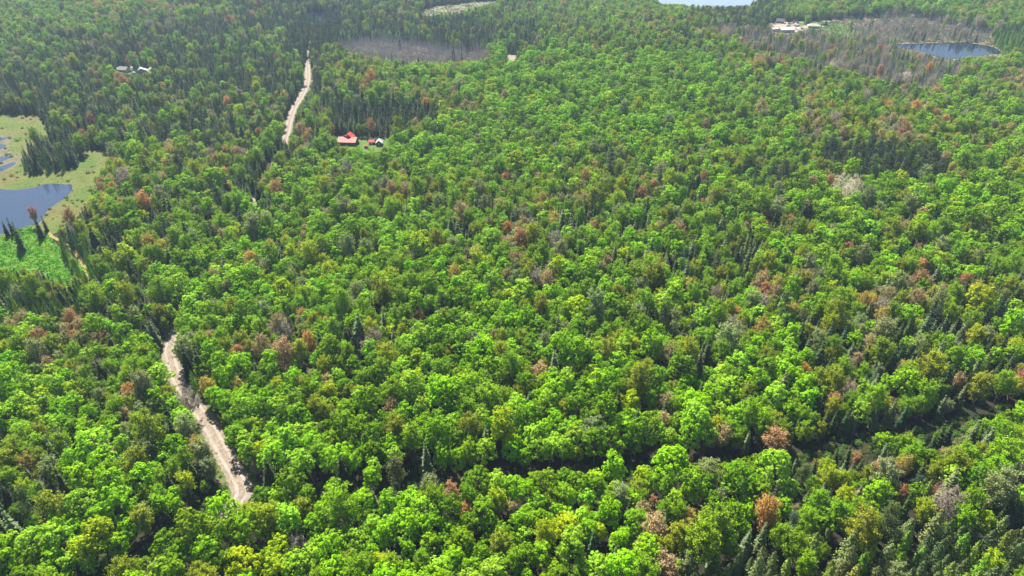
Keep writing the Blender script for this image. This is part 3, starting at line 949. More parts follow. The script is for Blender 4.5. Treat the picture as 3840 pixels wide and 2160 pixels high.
# regions given by where a tree stands (points of the photograph) that overrule the grid: (polygon, mix, density)
P = lambda *a: [(a[i], a[i + 1]) for i in range(0, len(a), 2)]
ZONES = [
    (P(1262, 172, 1388, 155, 1505, 163, 1582, 175, 1680, 192, 1823, 194, 1850, 240, 1640, 255, 1505, 255, 1400, 240, 1280, 200), dict(dead_tree=.97, spruce_tree=.015), 1.0),
    (P(2600, 136, 2700, 122, 2900, 127, 3060, 124, 3200, 140, 3300, 160, 3400, 190, 3500, 216, 3600, 235, 3600, 320, 3520, 345, 3400, 330, 3250, 295, 3050, 250, 2850, 210, 2700, 175), MIX['k'], 1.0),
    (P(3200, 66, 3400, 60, 3500, 80, 3640, 110, 3740, 130, 3700, 162, 3500, 158, 3330, 162, 3250, 150, 3200, 135), dict(dead_tree=.80, leafless_tree=.05, shrub=.12, spruce_tree=.02, cedar_tree=.03), .40),
    (P(3050, 84, 3200, 66, 3200, 98, 3110, 96), dict(dead_tree=.95), .5),
    (P(3740, 130, 3960, 140, 3960, 300, 3850, 250, 3765, 215, 3760, 190, 3720, 168), dict(larch_tree=.85, cedar_tree=.1), 1.0),
    (P(1590, 62, 1660, 48, 1740, 40, 1760, 70, 1700, 95, 1600, 100), dict(larch_tree=.7, spruce_tree=.3), .35),
    (P(0, 985, 330, 1010, 480, 1060, 420, 1180, 150, 1190, -100, 1130), dict(larch_tree=.55, spruce_tree=.14, aspen_tree=.3, budding_tree=.03), 1.0),
    (P(95, 648, 100, 605, 150, 560, 335, 555, 320, 592, 285, 625, 240, 645, 120, 657), dict(spruce_tree=.85, larch_tree=.12, aspen_tree=.03), .9),
    (P(3060, 600, 3500, 600, 3560, 700, 3300, 720, 3080, 680), dict(pine_tree=.74, spruce_tree=.2, aspen_tree=.06), 1.0),
    (P(2880, 660, 3000, 660, 3000, 720, 2880, 720), dict(pine_tree=.5, aspen_tree=.5), 1.0),
    (P(1250, 118, 1850, 105, 1905, 190, 1825, 192, 1680, 191, 1582, 174, 1505, 162, 1388, 154, 1265, 172), dict(spruce_tree=.88, pine_tree=.05, aspen_tree=.07), 1.0),
    (P(560, 2, 850, -25, 1600, -30, 1600, 18, 1290, 48, 1130, 48, 1100, 80, 850, 52, 600, 42), dict(spruce_tree=.80, pine_tree=.08, aspen_tree=.09, budding_tree=.03), 1.0),
    (P(1240, 430, 1640, 430, 1640, 500, 1460, 520, 1240, 505), dict(spruce_tree=.9, pine_tree=.1), 1.0),
    (P(2650, 30, 2900, 40, 2890, 90, 2850, 120, 2700, 118, 2600, 90), dict(pine_tree=.45, spruce_tree=.4, aspen_tree=.3), 1.0),
    (P(1230, 55, 1280, 60, 1290, 150, 1150, 240, 1060, 230, 1100, 130), dict(pine_tree=.5, spruce_tree=.5), 1.0),
]
# parts of the picture where the ground itself shows: nothing may stand in front of them
OPEN = [
    P(1139, 250, 1168, 246, 1168, 290, 1163, 325, 1143, 360, 1122, 392, 1102, 430, 1090, 470, 1078, 525, 1070, 528, 1066, 500, 1078, 450, 1096, 400, 1112, 375, 1132, 345, 1144, 315, 1146, 290),
    P(612, 1308, 650, 1308, 662, 1350, 695, 1410, 728, 1475, 776, 1545, 812, 1611, 826, 1640, 862, 1695, 908, 1745, 946, 1790, 952, 1830, 905, 1885, 884, 1890, 870, 1845, 852, 1785, 838, 1740, 812, 1700,
      790, 1650, 772, 1611, 748, 1590, 716, 1545, 680, 1500, 650, 1440, 616, 1390, 606, 1345),
    P(946, 786, 962, 760, 974, 768, 962, 788),
    P(-320, 448, 0, 446, 150, 441, 176, 520, 130, 560, 100, 590, 90, 630, 118, 668, 180, 668, 290, 640, 315, 600, 322, 582, 412, 582, 352, 645, 345, 690, 318, 755, 262, 812, 205, 845, 172, 855, 118, 858, 70, 866, -320, 872),
    P(-200, 940, 40, 935, 62, 880, 112, 853, 125, 880, 150, 910, 205, 903, 225, 945, 262, 1000, 240, 1020, 150, 1012, 60, 1000, -200, 1000),
    P(252, 925, 262, 922, 300, 965, 322, 1005, 314, 1012, 290, 972),
    P(3340, 166, 3420, 164, 3580, 161, 3718, 172, 3757, 196, 3757, 208, 3640, 210, 3570, 214, 3504, 203, 3440, 184),
    P(1583, 38, 1640, 23, 1757, 10, 1854, 3, 1870, 6, 1735, 33, 1660, 45, 1596, 52),
    P(2420, -40, 2815, -40, 2815, 14, 2760, 20, 2600, 18, 2480, 10),
    P(1889, 204, 1939, 207, 1925, 226, 1910, 220),
    P(2868, 88, 2905, 90, 2935, 80, 2962, 84, 3000, 80, 3020, 88, 3018, 104, 2988, 116, 2970, 120, 2905, 121, 2895, 100),
    P(2905, 72, 2940, 72, 2940, 88, 2905, 88), P(3026, 90, 3076, 90, 3076, 106, 3026, 106),
    P(3100, 97, 3188, 98, 3190, 128, 3157, 130, 3120, 116, 3080, 108),
    P(3030, 80, 3141, 76, 3300, 64, 3300, 68, 3141, 80, 3030, 86),
    P(438, 257, 482, 254, 486, 266, 440, 268), P(514, 258, 548, 258, 574, 248, 572, 256, 548, 270, 516, 272), P(484, 248, 500, 248, 500, 264, 486, 264),
    P(1266, 505, 1336, 505, 1336, 546, 1270, 546), P(1336, 526, 1400, 522, 1440, 518, 1462, 536, 1448, 545, 1380, 556, 1340, 548),
]


def near_line(X, Y, pts, dist):
    """True where a point lies within dist of a dense line of points (looked up on a half metre raster)"""
    x0, y0, st = -1300, 60, 0.5
    m = np.zeros((5200, 2600), bool)
    k = int(dist / st) + 1
    g = np.arange(-k, k + 1)
    disc = (g[:, None] ** 2 + g[None, :] ** 2) * st * st < dist * dist
    for p in pts:
        i, j = int((p[0] - x0) / st), int((p[1] - y0) / st)
        if k < i < 5200 - k - 1 and k < j < 2600 - k - 1: m[i - k:i + k + 1, j - k:j + k + 1] |= disc
    i = np.clip(((np.asarray(X) - x0) / st).astype(int), 0, 5199); j = np.clip(((np.asarray(Y) - y0) / st).astype(int), 0, 2599)
    return m[i, j]


class Grid:
    def __init__(s, cell=5.0): s.c = cell; s.d = {}

    def free(s, x, y, r, k=0.83):
        cx, cy = int(x // s.c), int(y // s.c)
        for i in (cx - 1, cx, cx + 1):
            for j in (cy - 1, cy, cy + 1):
                for (a, b, q) in s.d.get((i, j), ()):
                    if (a - x) ** 2 + (b - y) ** 2 < ((q + r) * k) ** 2: return False
        return True

    def put(s, x, y, r): s.d.setdefault((int(x // s.c), int(y // s.c)), []).append((x, y, r))


G5 = Grid(8.0)
TREES = []   # (x, y, z, kind index, variant, scale, sxy, rotz, tint index, tint rgb, special label or None)


def pick_tint(kind, r, word=None, u=None):
    T = KINDS[kind]['tints']
    if word is not None:
        i = [t[0] for t in T].index(word)
    else:
        w = np.array([t[2] for t in T], float)
        i = int(np.searchsorted(np.cumsum(w / w.sum()), r.uniform() if u is None else u))
        i = min(i, len(T) - 1)
    c = np.array(T[i][1]) * r.uniform(.86, 1.16) * (1 + r.normal(0, .05, 3))
    return i, np.clip(c, .004, .8)


def add_tree(kind, x, y, scale, r, word=None, sxy=None, special=None, var=None, u=None):
    i, c = pick_tint(kind, r, word, u)
    K = KINDS[kind]
    TREES.append((x, y, float(zt(x, y)), KI[kind], int(r.integers(len(K['var']))) if var is None else var, scale, sxy or r.uniform(.9, 1.12), r.uniform(0, 6.283), i, c, special))


# single trees that stand out in the photograph: crown centre in the picture, crown height in px, kind, colour, label
SPECIAL = [
    (700, 1362, 175, 'spruce_tree', 'blackish green', 'tall blackish spruce right of the gravel road bend'),
    (748, 1372, 150, 'spruce_tree', 'dark green', 'dark green spruce behind the blackish spruce at the gravel road bend'),
    (726, 1432, 110, 'larch_tree', 'light green', 'light green conical tree before the two dark spruces by the road'),
    (872, 1412, 80, 'spruce_tree', 'blackish green', 'small blackish spruce amid bright maples right of the road bend'),
    (893, 1452, 100, 'budding_tree', 'golden', 'golden brown budding tree right of the road bend'),
    (795, 1275, 90, 'budding_tree', 'tan brown', 'tan budding tree just above the road bend spruces'),
    (702, 1505, 125, 'leafless_tree', 'grey brown', 'leafless grey brown tree leaning out over the gravel road'),
    (630, 1560, 130, 'spruce_tree', 'blackish green', 'blackish spruce left of the gravel road, upper of the pair'),
    (648, 1625, 150, 'spruce_tree', 'blackish green', 'blackish spruce left of the gravel road, lower of the pair'),
    (735, 1680, 110, 'budding_tree', 'golden', 'golden tree left of the gravel road above the dark thicket'),
    (1010, 1790, 170, 'spruce_tree', 'blackish green', 'tall blackish spruce behind the lower end of the gravel road'),
    (1285, 1790, 190, 'spruce_tree', 'blackish green', 'tall blackish spruce standing in the dark gap right of the road'),
    (1490, 1785, 210, 'pine_tree', 'dull green', 'broad dark pine towering out of the dark gap of the track'),
    (1162, 1800, 120, 'spruce_tree', 'blackish green', 'narrow dark spruce between two maples at the dark gap'),
    (1395, 1790, 130, 'maple_tree', 'bright green', 'egg shaped bright green tree beside the broad dark pine'),
    (2908, 1655, 150, 'budding_tree', 'russet', 'large russet orange tree above the dark gap, boldest red tree'),
    (3190, 1462, 75, 'budding_tree', 'orange', 'small vivid orange tree uphill right of the large russet tree'),
    (2722, 1765, 70, 'budding_tree', 'russet', 'small rusty red tree just below the dark track gap'),
    (3838, 1425, 120, 'budding_tree', 'reddish', 'deep red tree cut by the right edge of the photo'),
    (1745, 1925, 110, 'budding_tree', 'orange', 'orange tree glowing amid yellow green crowns at bottom centre'),
    (1695, 1905, 110, 'aspen_tree', 'yellow green', 'yellow green tree beside the orange tree at bottom centre'),
    (1915, 1910, 90, 'budding_tree', 'tan brown', 'dull brown budding tree right of the orange tree at bottom centre'),
    (2448, 1888, 80, 'budding_tree', 'russet', 'bright russet tree below the dark gap, right of centre'),
    (2590, 1940, 110, 'budding_tree', 'orange', 'amber orange tree near the bottom, right of centre'),
    (2640, 1950, 110, 'budding_tree', 'golden', 'amber gold tree next to an orange tree near the bottom'),
    (2575, 1975, 100, 'budding_tree', 'golden', 'low gold tree left of the amber pair near the bottom'),
    (3525, 1840, 80, 'budding_tree', 'reddish', 'coral red tree beside a dead spire at lower right'),
    (3045, 1865, 90, 'budding_tree', 'russet', 'coral brown tree of the lower right hillside'),
    (3200, 1860, 80, 'budding_tree', 'tan brown', 'tan tree right of the coral brown tree on lower right hillside'),
    (2980, 1920, 90, 'budding_tree', 'tan brown', 'straw coloured budding tree below the coral brown tree'),
    (3160, 1960, 70, 'budding_tree', 'russet', 'rust coloured tree at the top of the grey green cedars'),
    (3540, 1708, 90, 'budding_tree', 'tan brown', 'tan bare branched tree by the track at right'),
    (3210, 1725, 75, 'budding_tree', 'russet', 'orange brown tree on the near side of the dark gap'),
    (3450, 1005, 90, 'budding_tree', 'orange', 'amber tree in the upper right hardwoods'),
    (3442, 935, 60, 'budding_tree', 'reddish', 'dark red tree above the amber tree at right'),
    (3660, 1090, 100, 'budding_tree', 'golden', 'golden brown tree near the right edge'),
    (3455, 1130, 75, 'budding_tree', 'orange', 'orange tree below the amber tree at right'),
    (2855, 1055, 95, 'budding_tree', 'tan brown', 'pale orange tan tree on the right slope'),
    (3085, 1265, 75, 'budding_tree', 'russet', 'salmon brown ragged tree on the right slope'),
    (3215, 1352, 90, 'budding_tree', 'tan brown', 'light tan round tree above the track at right'),
    (3380, 1385, 90, 'budding_tree', 'golden', 'mustard tree right of the light tan round tree'),
    (3275, 1500, 100, 'budding_tree', 'tan brown', 'tan tree between dark spruces above the track'),
    (2225, 855, 75, 'budding_tree', 'russet', 'rusty tree with visible trunk amid the mixed slope'),
    (2060, 810, 55, 'budding_tree', 'orange', 'salmon orange tree in the upper middle slope'),
    (2015, 675, 70, 'budding_tree', 'tan brown', 'straw tan round tree in the upper middle'),
    (1930, 905, 55, 'budding_tree', 'orange', 'orange crown on the slope above centre'),
    (2100, 960, 60, 'budding_tree', 'russet', 'rust crown right of centre among dark firs'),
    (1685, 935, 60, 'budding_tree', 'orange', 'soft orange crown above the centre of the photo'),
    (2110, 755, 75, 'spruce_tree', 'blackish green', 'slim black spruce on the upper middle slope'),
    (2245, 745, 110, 'pine_tree', 'dark green', 'tall thin pine rising over the upper middle slope'),
    (1945, 775, 60, 'spruce_tree', 'blackish green', 'short black spruce left of the slim one on upper slope'),
    (1875, 820, 60, 'spruce_tree', 'blackish green', 'stubby dark spruce on the upper middle slope'),
    (1765, 930, 65, 'spruce_tree', 'blackish green', 'dark spruce tip just above the centre of the photo'),
    (1618, 1180, 85, 'spruce_tree', 'blackish green', 'lone narrow black spruce amid central maples'),
    (2480, 1110, 80, 'spruce_tree', 'blackish green', 'dark spruce at the right edge of the central maples'),
    (2500, 1080, 100, 'pine_tree', 'dark green', 'dark pine at the right edge of the central maples'),
    (1600, 1435, 80, 'pine_tree', 'dark green', 'round dark pine in the lower middle maples'),
    (812, 735, 110, 'pine_tree', 'blue green', 'big blue green pine on the left, below the gravel road'),
    (2942, 655, 130, 'pine_tree', 'dark green', 'tall dark pine with bare foot on the right slope'),
    (95, 1900, 200, 'pine_tree', 'dark green', 'large dark pine near the lower left corner'),
    (745, 1965, 100, 'pine_tree', 'blue green', 'dark rounded pine beside the track, below the road'),
    (400, 2115, 110, 'pine_tree', 'dull green', 'pale green pine at the bottom left edge'),
    (1122, 2050, 120, 'leafless_tree', 'grey brown', 'grey leafless tree at the bottom, left of centre'),
    (410, 838, 75, 'budding_tree', 'tan brown', 'pinkish tan tree near the left pond'),
    (260, 815, 95, 'budding_tree', 'russet', 'rusty pink tree on the bank right of the left pond'),
    (125, 805, 70, 'budding_tree', 'reddish', 'pink budding tree at the near shore of the left pond'),
    (140, 848, 90, 'spruce_tree', 'blackish green', 'thick black spruce under the pink tree on the pond shore'),
    (165, 838, 60, 'spruce_tree', 'blackish green', 'black spruce at the pond tip beside the green clearing'),
    (60, 885, 120, 'spruce_tree', 'dark green', 'tall grey green spruce rising from the green clearing'),
    (40, 850, 70, 'spruce_tree', 'blackish green', 'slim dark spruce on the pond shore at left'),
    (18, 858, 60, 'spruce_tree', 'blackish green', 'dark spruce tips by the pond at the left edge'),
    (235, 925, 75, 'spruce_tree', 'dark green', 'green spruce at the right rim of the green clearing'),
    (250, 960, 60, 'spruce_tree', 'dark green', 'lower green spruce beside the yellow path'),
    (285, 900, 90, 'larch_tree', 'dusky green', 'tall soft green conical tree right of the yellow path'),
    (320, 930, 90, 'larch_tree', 'soft green', 'second soft green conical tree right of the yellow path'),
    (138, 1030, 45, 'budding_tree', 'russet', 'rounded rusty tree at the foot of the green clearing'),
    (3158, 695, 95, 'leafless_tree', 'pale grey', 'pale grey leafless tree, top left of the pale cluster'),
    (3205, 700, 95, 'leafless_tree', 'pale grey', 'pale grey leafless tree, top right of the pale cluster'),
    (3180, 722, 95, 'leafless_tree', 'pale grey', 'pale grey leafless tree in the heart of the pale cluster'),
    (3135, 718, 60, 'leafless_tree', 'pale grey', 'greenish grey leafless tree at left of the pale cluster'),
    (3195, 735, 60, 'leafless_tree', 'pale grey', 'low pale leafless tree at the foot of the pale cluster'),
    (3232, 744, 55, 'leafless_tree', 'pale grey', 'round pale grey leafless tree set apart right of the cluster'),
    (3440, 395, 45, 'budding_tree', 'reddish', 'coral red crown on the upper right slope'),
    (3640, 468, 45, 'budding_tree', 'reddish', 'coral red crown near the upper right edge'),
    (3360, 400, 40, 'budding_tree', 'russet', 'russet crown on the upper right slope'),
    (2915, 218, 30, 'budding_tree', 'reddish', 'pink red crown below the swamp'),
    (485, 228, 45, 'budding_tree', 'reddish', 'dark red tree behind the left farmstead'),
    (505, 225, 45, 'budding_tree', 'reddish', 'reddish tree right of the dark red one behind the farmstead'),
    (567, 236, 50, 'aspen_tree', 'yellow green', 'yellow green tree beside the driveway of the farmstead'),
    (510, 258, 50, 'pine_tree', 'dark green', 'dark pine between the farmstead houses'),
    (1174, 240, 28, 'spruce_tree', 'blue green', 'small blue green spruce beside the far end of the road'),
    (3140, 92, 0, 'spruce_tree', 'blackish green', ''),
]
for px, py, hpx, kind, word, label in SPECIAL:
    if not label: continue
    K = KINDS[kind]
    H = K['H']
    # stand the tree so that its crown centre is seen at (px, py)
    cx, cy = px, py
    x, y = ground(px, py)
    sc = 1.0
    for _ in range(12):
        z0 = float(zt(x, y))
        sc = min(1.45, max(.45, hpx / (pxm(x, y, 10) * H * .86)))
        qx, qy = project(x, y, z0 + H * sc * (.62 if kind not in ('spruce_tree', 'larch_tree') else .5))
        cx += px - qx; cy += py - qy
        x, y = ground(cx, cy)
    r = np.random.default_rng(int(px * 7 + py))
    add_tree(kind, x, y, sc, r, word, special=label, sxy=.8 if kind == 'spruce_tree' and px < 420 else 1.3 if px == 2908 else None)
    G5.put(x, y, K['sp'] * sc)
# lone black spruce of the swamp lawn, and a few others there
for px, by, h, kind, word, label in ((3095, 96, 9, 'spruce_tree', 'blackish green', 'broad dark spruce standing alone at the lawn edge of the settlement'),
                                     (3262, 118, 13, 'pine_tree', 'dark green', 'lone dark pine standing in the open swamp'),
                                     (3275, 156, 8, 'spruce_tree', 'dark green', 'small spruce where the stream meets the swamp'),
                                     (3015, 94, 6, 'spruce_tree', 'blackish green', 'little dark spruce on the small lawn of the settlement'),
                                     (2958, 95, 12, 'spruce_tree', 'blackish green', 'dark spruce in the middle of the settlement yard'),
                                     (2990, 97, 12, 'spruce_tree', 'dark green', 'spruce right of the pink bush in the settlement yard'),
                                     (2974, 96, 7, 'budding_tree', 'reddish', 'pink blossoming bush between the two yard spruces'),
                                     (3033, 92, 11, 'aspen_tree', 'grey green', 'grey green tree behind the beige hip roof'),
                                     (2888, 112, 8, 'maple_tree', 'yellow green', 'bright yellow green bush at left of the white roofed building'),
                                     (250, 690, 0, None, None, None)):
    if not kind: continue
    x, y = ground(px, by)
    add_tree(kind, x, y, h / KINDS[kind]['H'], np.random.default_rng(px), word, special=label)
    G5.put(x, y, KINDS[kind]['sp'] * h / KINDS[kind]['H'])

# scattered forest
NC = 1300000
YY = rng.uniform(88, 1290, NC)
DD = YY * CP + CAM_H * SP
XX = rng.uniform(-1, 1, NC) * .83 * DD
# candidates are even per area once thinned by width over distance
keep = rng.uniform(0, 1, NC) < DD / (1290 * CP + CAM_H * SP)
XX, YY = XX[keep], YY[keep]
ZZ = zt(XX, YY)
bx, by = project(XX, YY, ZZ)
mx, my = project(XX, YY, ZZ + 10)
NCc = len(XX)
wx = wave(XX, YY, 1, 60) * 70 + rng.normal(0, 55, NCc)
sy = np.interp(my, [0, 500, 2160], [14, 40, 60])
wy = (wave(XX, YY, 2, 60) + rng.normal(0, .6, NCc)) * sy
ci = np.abs((mx + wx)[:, None] - GX[None, :]).argmin(1)
ri = np.abs((my + wy)[:, None] - GY[None, :]).argmin(1)
Wt = MW[GI[ri, ci]].copy()
for k, n in enumerate(KN):
    Wt[:, k] *= np.exp(1.0 * wave(XX, YY, 50 + k, 34 if n != 'spruce_tree' else 26))
dens = np.ones(NCc)
for poly, mixd, dn in ZONES:
    m = inpoly(bx, by, poly)
    Wt[m] = np.array([mixd.get(n, 0.0) for n in KN])
    dens[m] = dn
Wt /= np.maximum(Wt.sum(1, keepdims=True), 1e-9)
cum = np.cumsum(Wt, 1)
kk = (rng.uniform(0, 1, NCc)[:, None] > cum).sum(1).clip(0, len(KN) - 1)
Hs = np.array([KINDS[n]['H'] for n in KN]); SPs = np.array([KINDS[n]['sp'] for n in KN]); Rs = np.array([KINDS[n]['R'] for n in KN])
scl = np.clip(np.exp(rng.normal(.0, .22, NCc)) * (1 + .10 * wave(XX, YY, 77, 45)), .5, 1.55)
ok = dens >= rng.uniform(0, 1, NCc)
SHOWN = [p for p in ROADW if (lambda q: q[1] > 1296 or 244 < q[1] < 530)(project(p[0], p[1], 0))]
ok &= ~near_line(XX, YY, SHOWN, 4.2)
ok &= ~near_line(XX, YY, ROADW, 2.6)
ok &= ~near_line(XX, YY, CROSSW, 5.4)
clumpzone = inpoly(bx, by, ZONES[7][0])
for poly in OPEN:
    bad = np.zeros(NCc, bool)
    lim = (min(p[0] for p in poly) - 160, max(p[0] for p in poly) + 160, min(p[1] for p in poly) - 20, max(p[1] for p in poly) + 260)
    cand = np.where((bx > lim[0]) & (bx < lim[1]) & (by > lim[2]) & (by < lim[3]))[0]
    for f, s in [(0, 0), (1, 0), (.1, 0), (.2, 0)] + [(f_, s_) for f_ in (.3, .42, .54, .66, .78, .9) for s_ in (-.75, 0, .75)]:
        qx, qy = project(XX[cand] + s * Rs[kk[cand]] * scl[cand], YY[cand], ZZ[cand] + f * Hs[kk[cand]] * scl[cand])
        bad[cand] |= inpoly(qx, qy, poly)
    ok &= ~(bad & ~clumpzone) if poly is OPEN[3] else ~bad
woody = (kk != KI['dead_tree']) & (kk != KI['leafless_tree']) & (kk != KI['shrub'])
inzone = np.zeros(NCc, bool)
for z_ in ZONES[:6]: inzone |= inpoly(bx, by, z_[0])
for poly in (P(1272, 173, 1388, 157, 1505, 165, 1582, 177, 1680, 194, 1823, 196, 1820, 224, 1640, 232, 1505, 230, 1446, 212, 1388, 212), P(2720, 128, 3060, 126, 3300, 150, 3420, 190, 3500, 225, 3560, 270, 3500, 312, 3350, 300, 3200, 262, 3000, 215, 2850, 185),
             P(3200, 72, 3400, 66, 3600, 100, 3740, 140, 3740, 168, 3500, 156, 3340, 160, 3200, 130)):
    bad = np.zeros(NCc, bool)
    for f, s in ((.3, 0), (.6, .8), (.6, -.8), (.95, 0)):
        qx, qy = project(XX + s * Rs[kk] * scl, YY, ZZ + f * Hs[kk] * scl)
        bad |= inpoly(qx, qy, poly)
    ok &= ~(bad & woody & ~inzone)
for pl in (POND, POND_R, [(2330, -75), (2880, -75), (2850, 10), (2830, 34), (2700, 36), (2600, 32), (2480, 24), (2400, 8)], HOUSE_LAWN, [(1130, 48), (1290, 48), (1300, 68), (1250, 80), (1235, 95), (1165, 96), (1150, 70)]):
    ok &= ~inpoly(bx, by, pl)
# inside the marsh and the clearing only what grows there by zone
ok &= ~(inpoly(bx, by, MARSH) & ~clumpzone)
idx = np.where(ok)[0]
uu = 1 / (1 + np.exp(-1.7 * (wave(XX, YY, 200, 40) * 1.0 + rng.normal(0, .75, NCc))))
for i in idx.tolist():
    k = int(kk[i]); sp = SPs[k] * scl[i]
    x, y = float(XX[i]), float(YY[i])
    if G5.free(x, y, sp):
        G5.put(x, y, sp)
        add_tree(KN[k], x, y, float(scl[i]), rng, u=float(uu[i]))

# shrubs: road verges, pond banks, marsh
for i in range(7000):
    t = i % 7
    t = 2 if t > 4 else t
    if t < 2:
        p = ROADW[rng.integers(len(ROADW))]; a = rng.uniform(0, 6.28); q = rng.uniform(4.6, 8)
        x, y = p[0] + math.cos(a) * q, p[1] + math.sin(a) * q
    elif t == 2:
        p = CROSSW[rng.integers(len(CROSSW))]; x, y = p[0] + rng.normal(0, 5), p[1] + rng.normal(0, 5)
    elif t == 3:
        x, y = ground(rng.uniform(-150, 420), rng.uniform(435, 900))
    else:
        x, y = ground(rng.uniform(3100, 3800), rng.uniform(70, 240))
    a, b = project(x, y, float(zt(x, y)))
    if inpoly(a, b, POND) or inpoly(a, b, POND_R): continue
    if min((x - p[0]) ** 2 + (y - p[1]) ** 2 for p in ROADW) < 14: continue
    if t == 3 and not inpoly(a, b, MARSH): continue
    if t == 3 and rng.uniform() < .75: continue
    if not G5.free(x, y, .9, 1.0): continue
    G5.put(x, y, .7)
    add_tree('shrub', x, y, float(rng.uniform(.35, 1.1)), rng, None if t > 2 else ('green' if rng.uniform() < .7 else 'olive'))

# ------------------------------------------------------------------ individuals and masses
A = TREES
tx = np.array([t[0] for t in A]); ty = np.array([t[1] for t in A]); tz = np.array([t[2] for t in A]); tk = np.array([t[3] for t in A]); ts = np.array([t[5] for t in A])
hh = Hs[tk] * ts
cpx, cpy = project(tx, ty, tz + hh * .62)
ppm = FPX / (ty * CP - (tz + hh * .6 - CAM_H) * SP)
size = ppm * np.sqrt(hh * .6 * Rs[tk] * ts)
inview = (cpx > 8) & (cpx < 3832) & (cpy > 8) & (cpy < 2152)
size = np.where(inview, size, -1)
for i, t in enumerate(A):
    if t[10]: size[i] = max(size[i], 1e6)
single = np.zeros(len(A), bool)
for k in range(len(KN)):
    ids = np.where((tk == k) & (size > 0))[0]
    ids = ids[np.argsort(-size[ids])][:298]
    single[ids] = True

# words for the labels
MARKS = [((1303, 525), 'the red roofed house', 90), ((140, 770), 'the left pond', 150), ((130, 960), 'the lush green clearing', 150), ((2908, 1655), 'the large russet tree', 130), ((3185, 715), 'the pale leafless cluster', 130),
         ((1490, 1785), 'the broad dark pine', 110), ((1745, 1925), 'the bottom orange tree', 110), ((700, 1362), 'the black road bend spruce', 110), ((3190, 1462), 'the small vivid orange tree', 100),
         ((3570, 190), 'the right pond', 150), ((2940, 100), 'the white roofed building', 110), ((490, 250), 'the left farmstead', 90), ((1600, 200), 'the grey swamp', 150), ((95, 1900), 'the large corner pine', 120),
         ((3450, 1005), 'the amber tree', 100), ((1618, 1180), 'the lone central spruce', 110)]
ROADPX = [project(p[0], p[1], 0) for p in ROADW[::4]]
CROSSPX = [project(p[0], p[1], 0) for p in CROSSW[::4]]


def zone_word(x, y):
    v = ['top edge', 'upper part', 'middle height', 'lower part', 'bottom edge'][min(4, max(0, int(np.searchsorted([150, 760, 1330, 1900], y))))]
    h = ['far left', 'left', 'left of centre', 'centre', 'right of centre', 'right', 'far right'][min(6, max(0, int(x / 3840 * 7)))]
    return v + ' ' + h


def direction(dx, dy):
    a = math.degrees(math.atan2(-dy, dx)) % 360
    return ['right of', 'above right of', 'above', 'above left of', 'left of', 'below left of', 'below', 'below right of'][int((a + 22.5) // 45) % 8]


NOUN = {'maple_tree': 'maple', 'aspen_tree': 'aspen', 'budding_tree': 'budding tree', 'spruce_tree': 'spruce', 'pine_tree': 'pine', 'larch_tree': 'larch', 'cedar_tree': 'cedar', 'dead_tree': 'dead tree',
        'leafless_tree': 'leafless tree', 'shrub': 'shrub'}
sid = np.where(single)[0]
used = {}
labels = {}
order = sid[np.argsort(-size[sid])]
rawn = {i: f"{KINDS[KN[tk[i]]]['tints'][A[i][8]][0]} {NOUN[KN[tk[i]]]}" for i in order.tolist()}
cell = {}
for i in order.tolist(): cell.setdefault((int(cpx[i] // 120), int(cpy[i] // 120)), []).append(i)


def sizeword(i):
    s = ts[i]
    return 'small ' if s < .82 else 'tall ' if s > 1.14 else ''


def neighbours(i):
    cx_, cy_ = int(cpx[i] // 120), int(cpy[i] // 120)
    o = []
    for a in (-1, 0, 1):
        for b in (-1, 0, 1):
            for j in cell.get((cx_ + a, cy_ + b), ()):
                if j != i: o.append(((cpx[i] - cpx[j]) ** 2 + (cpy[i] - cpy[j]) ** 2, j))
    o.sort()
    return [j for _, j in o]


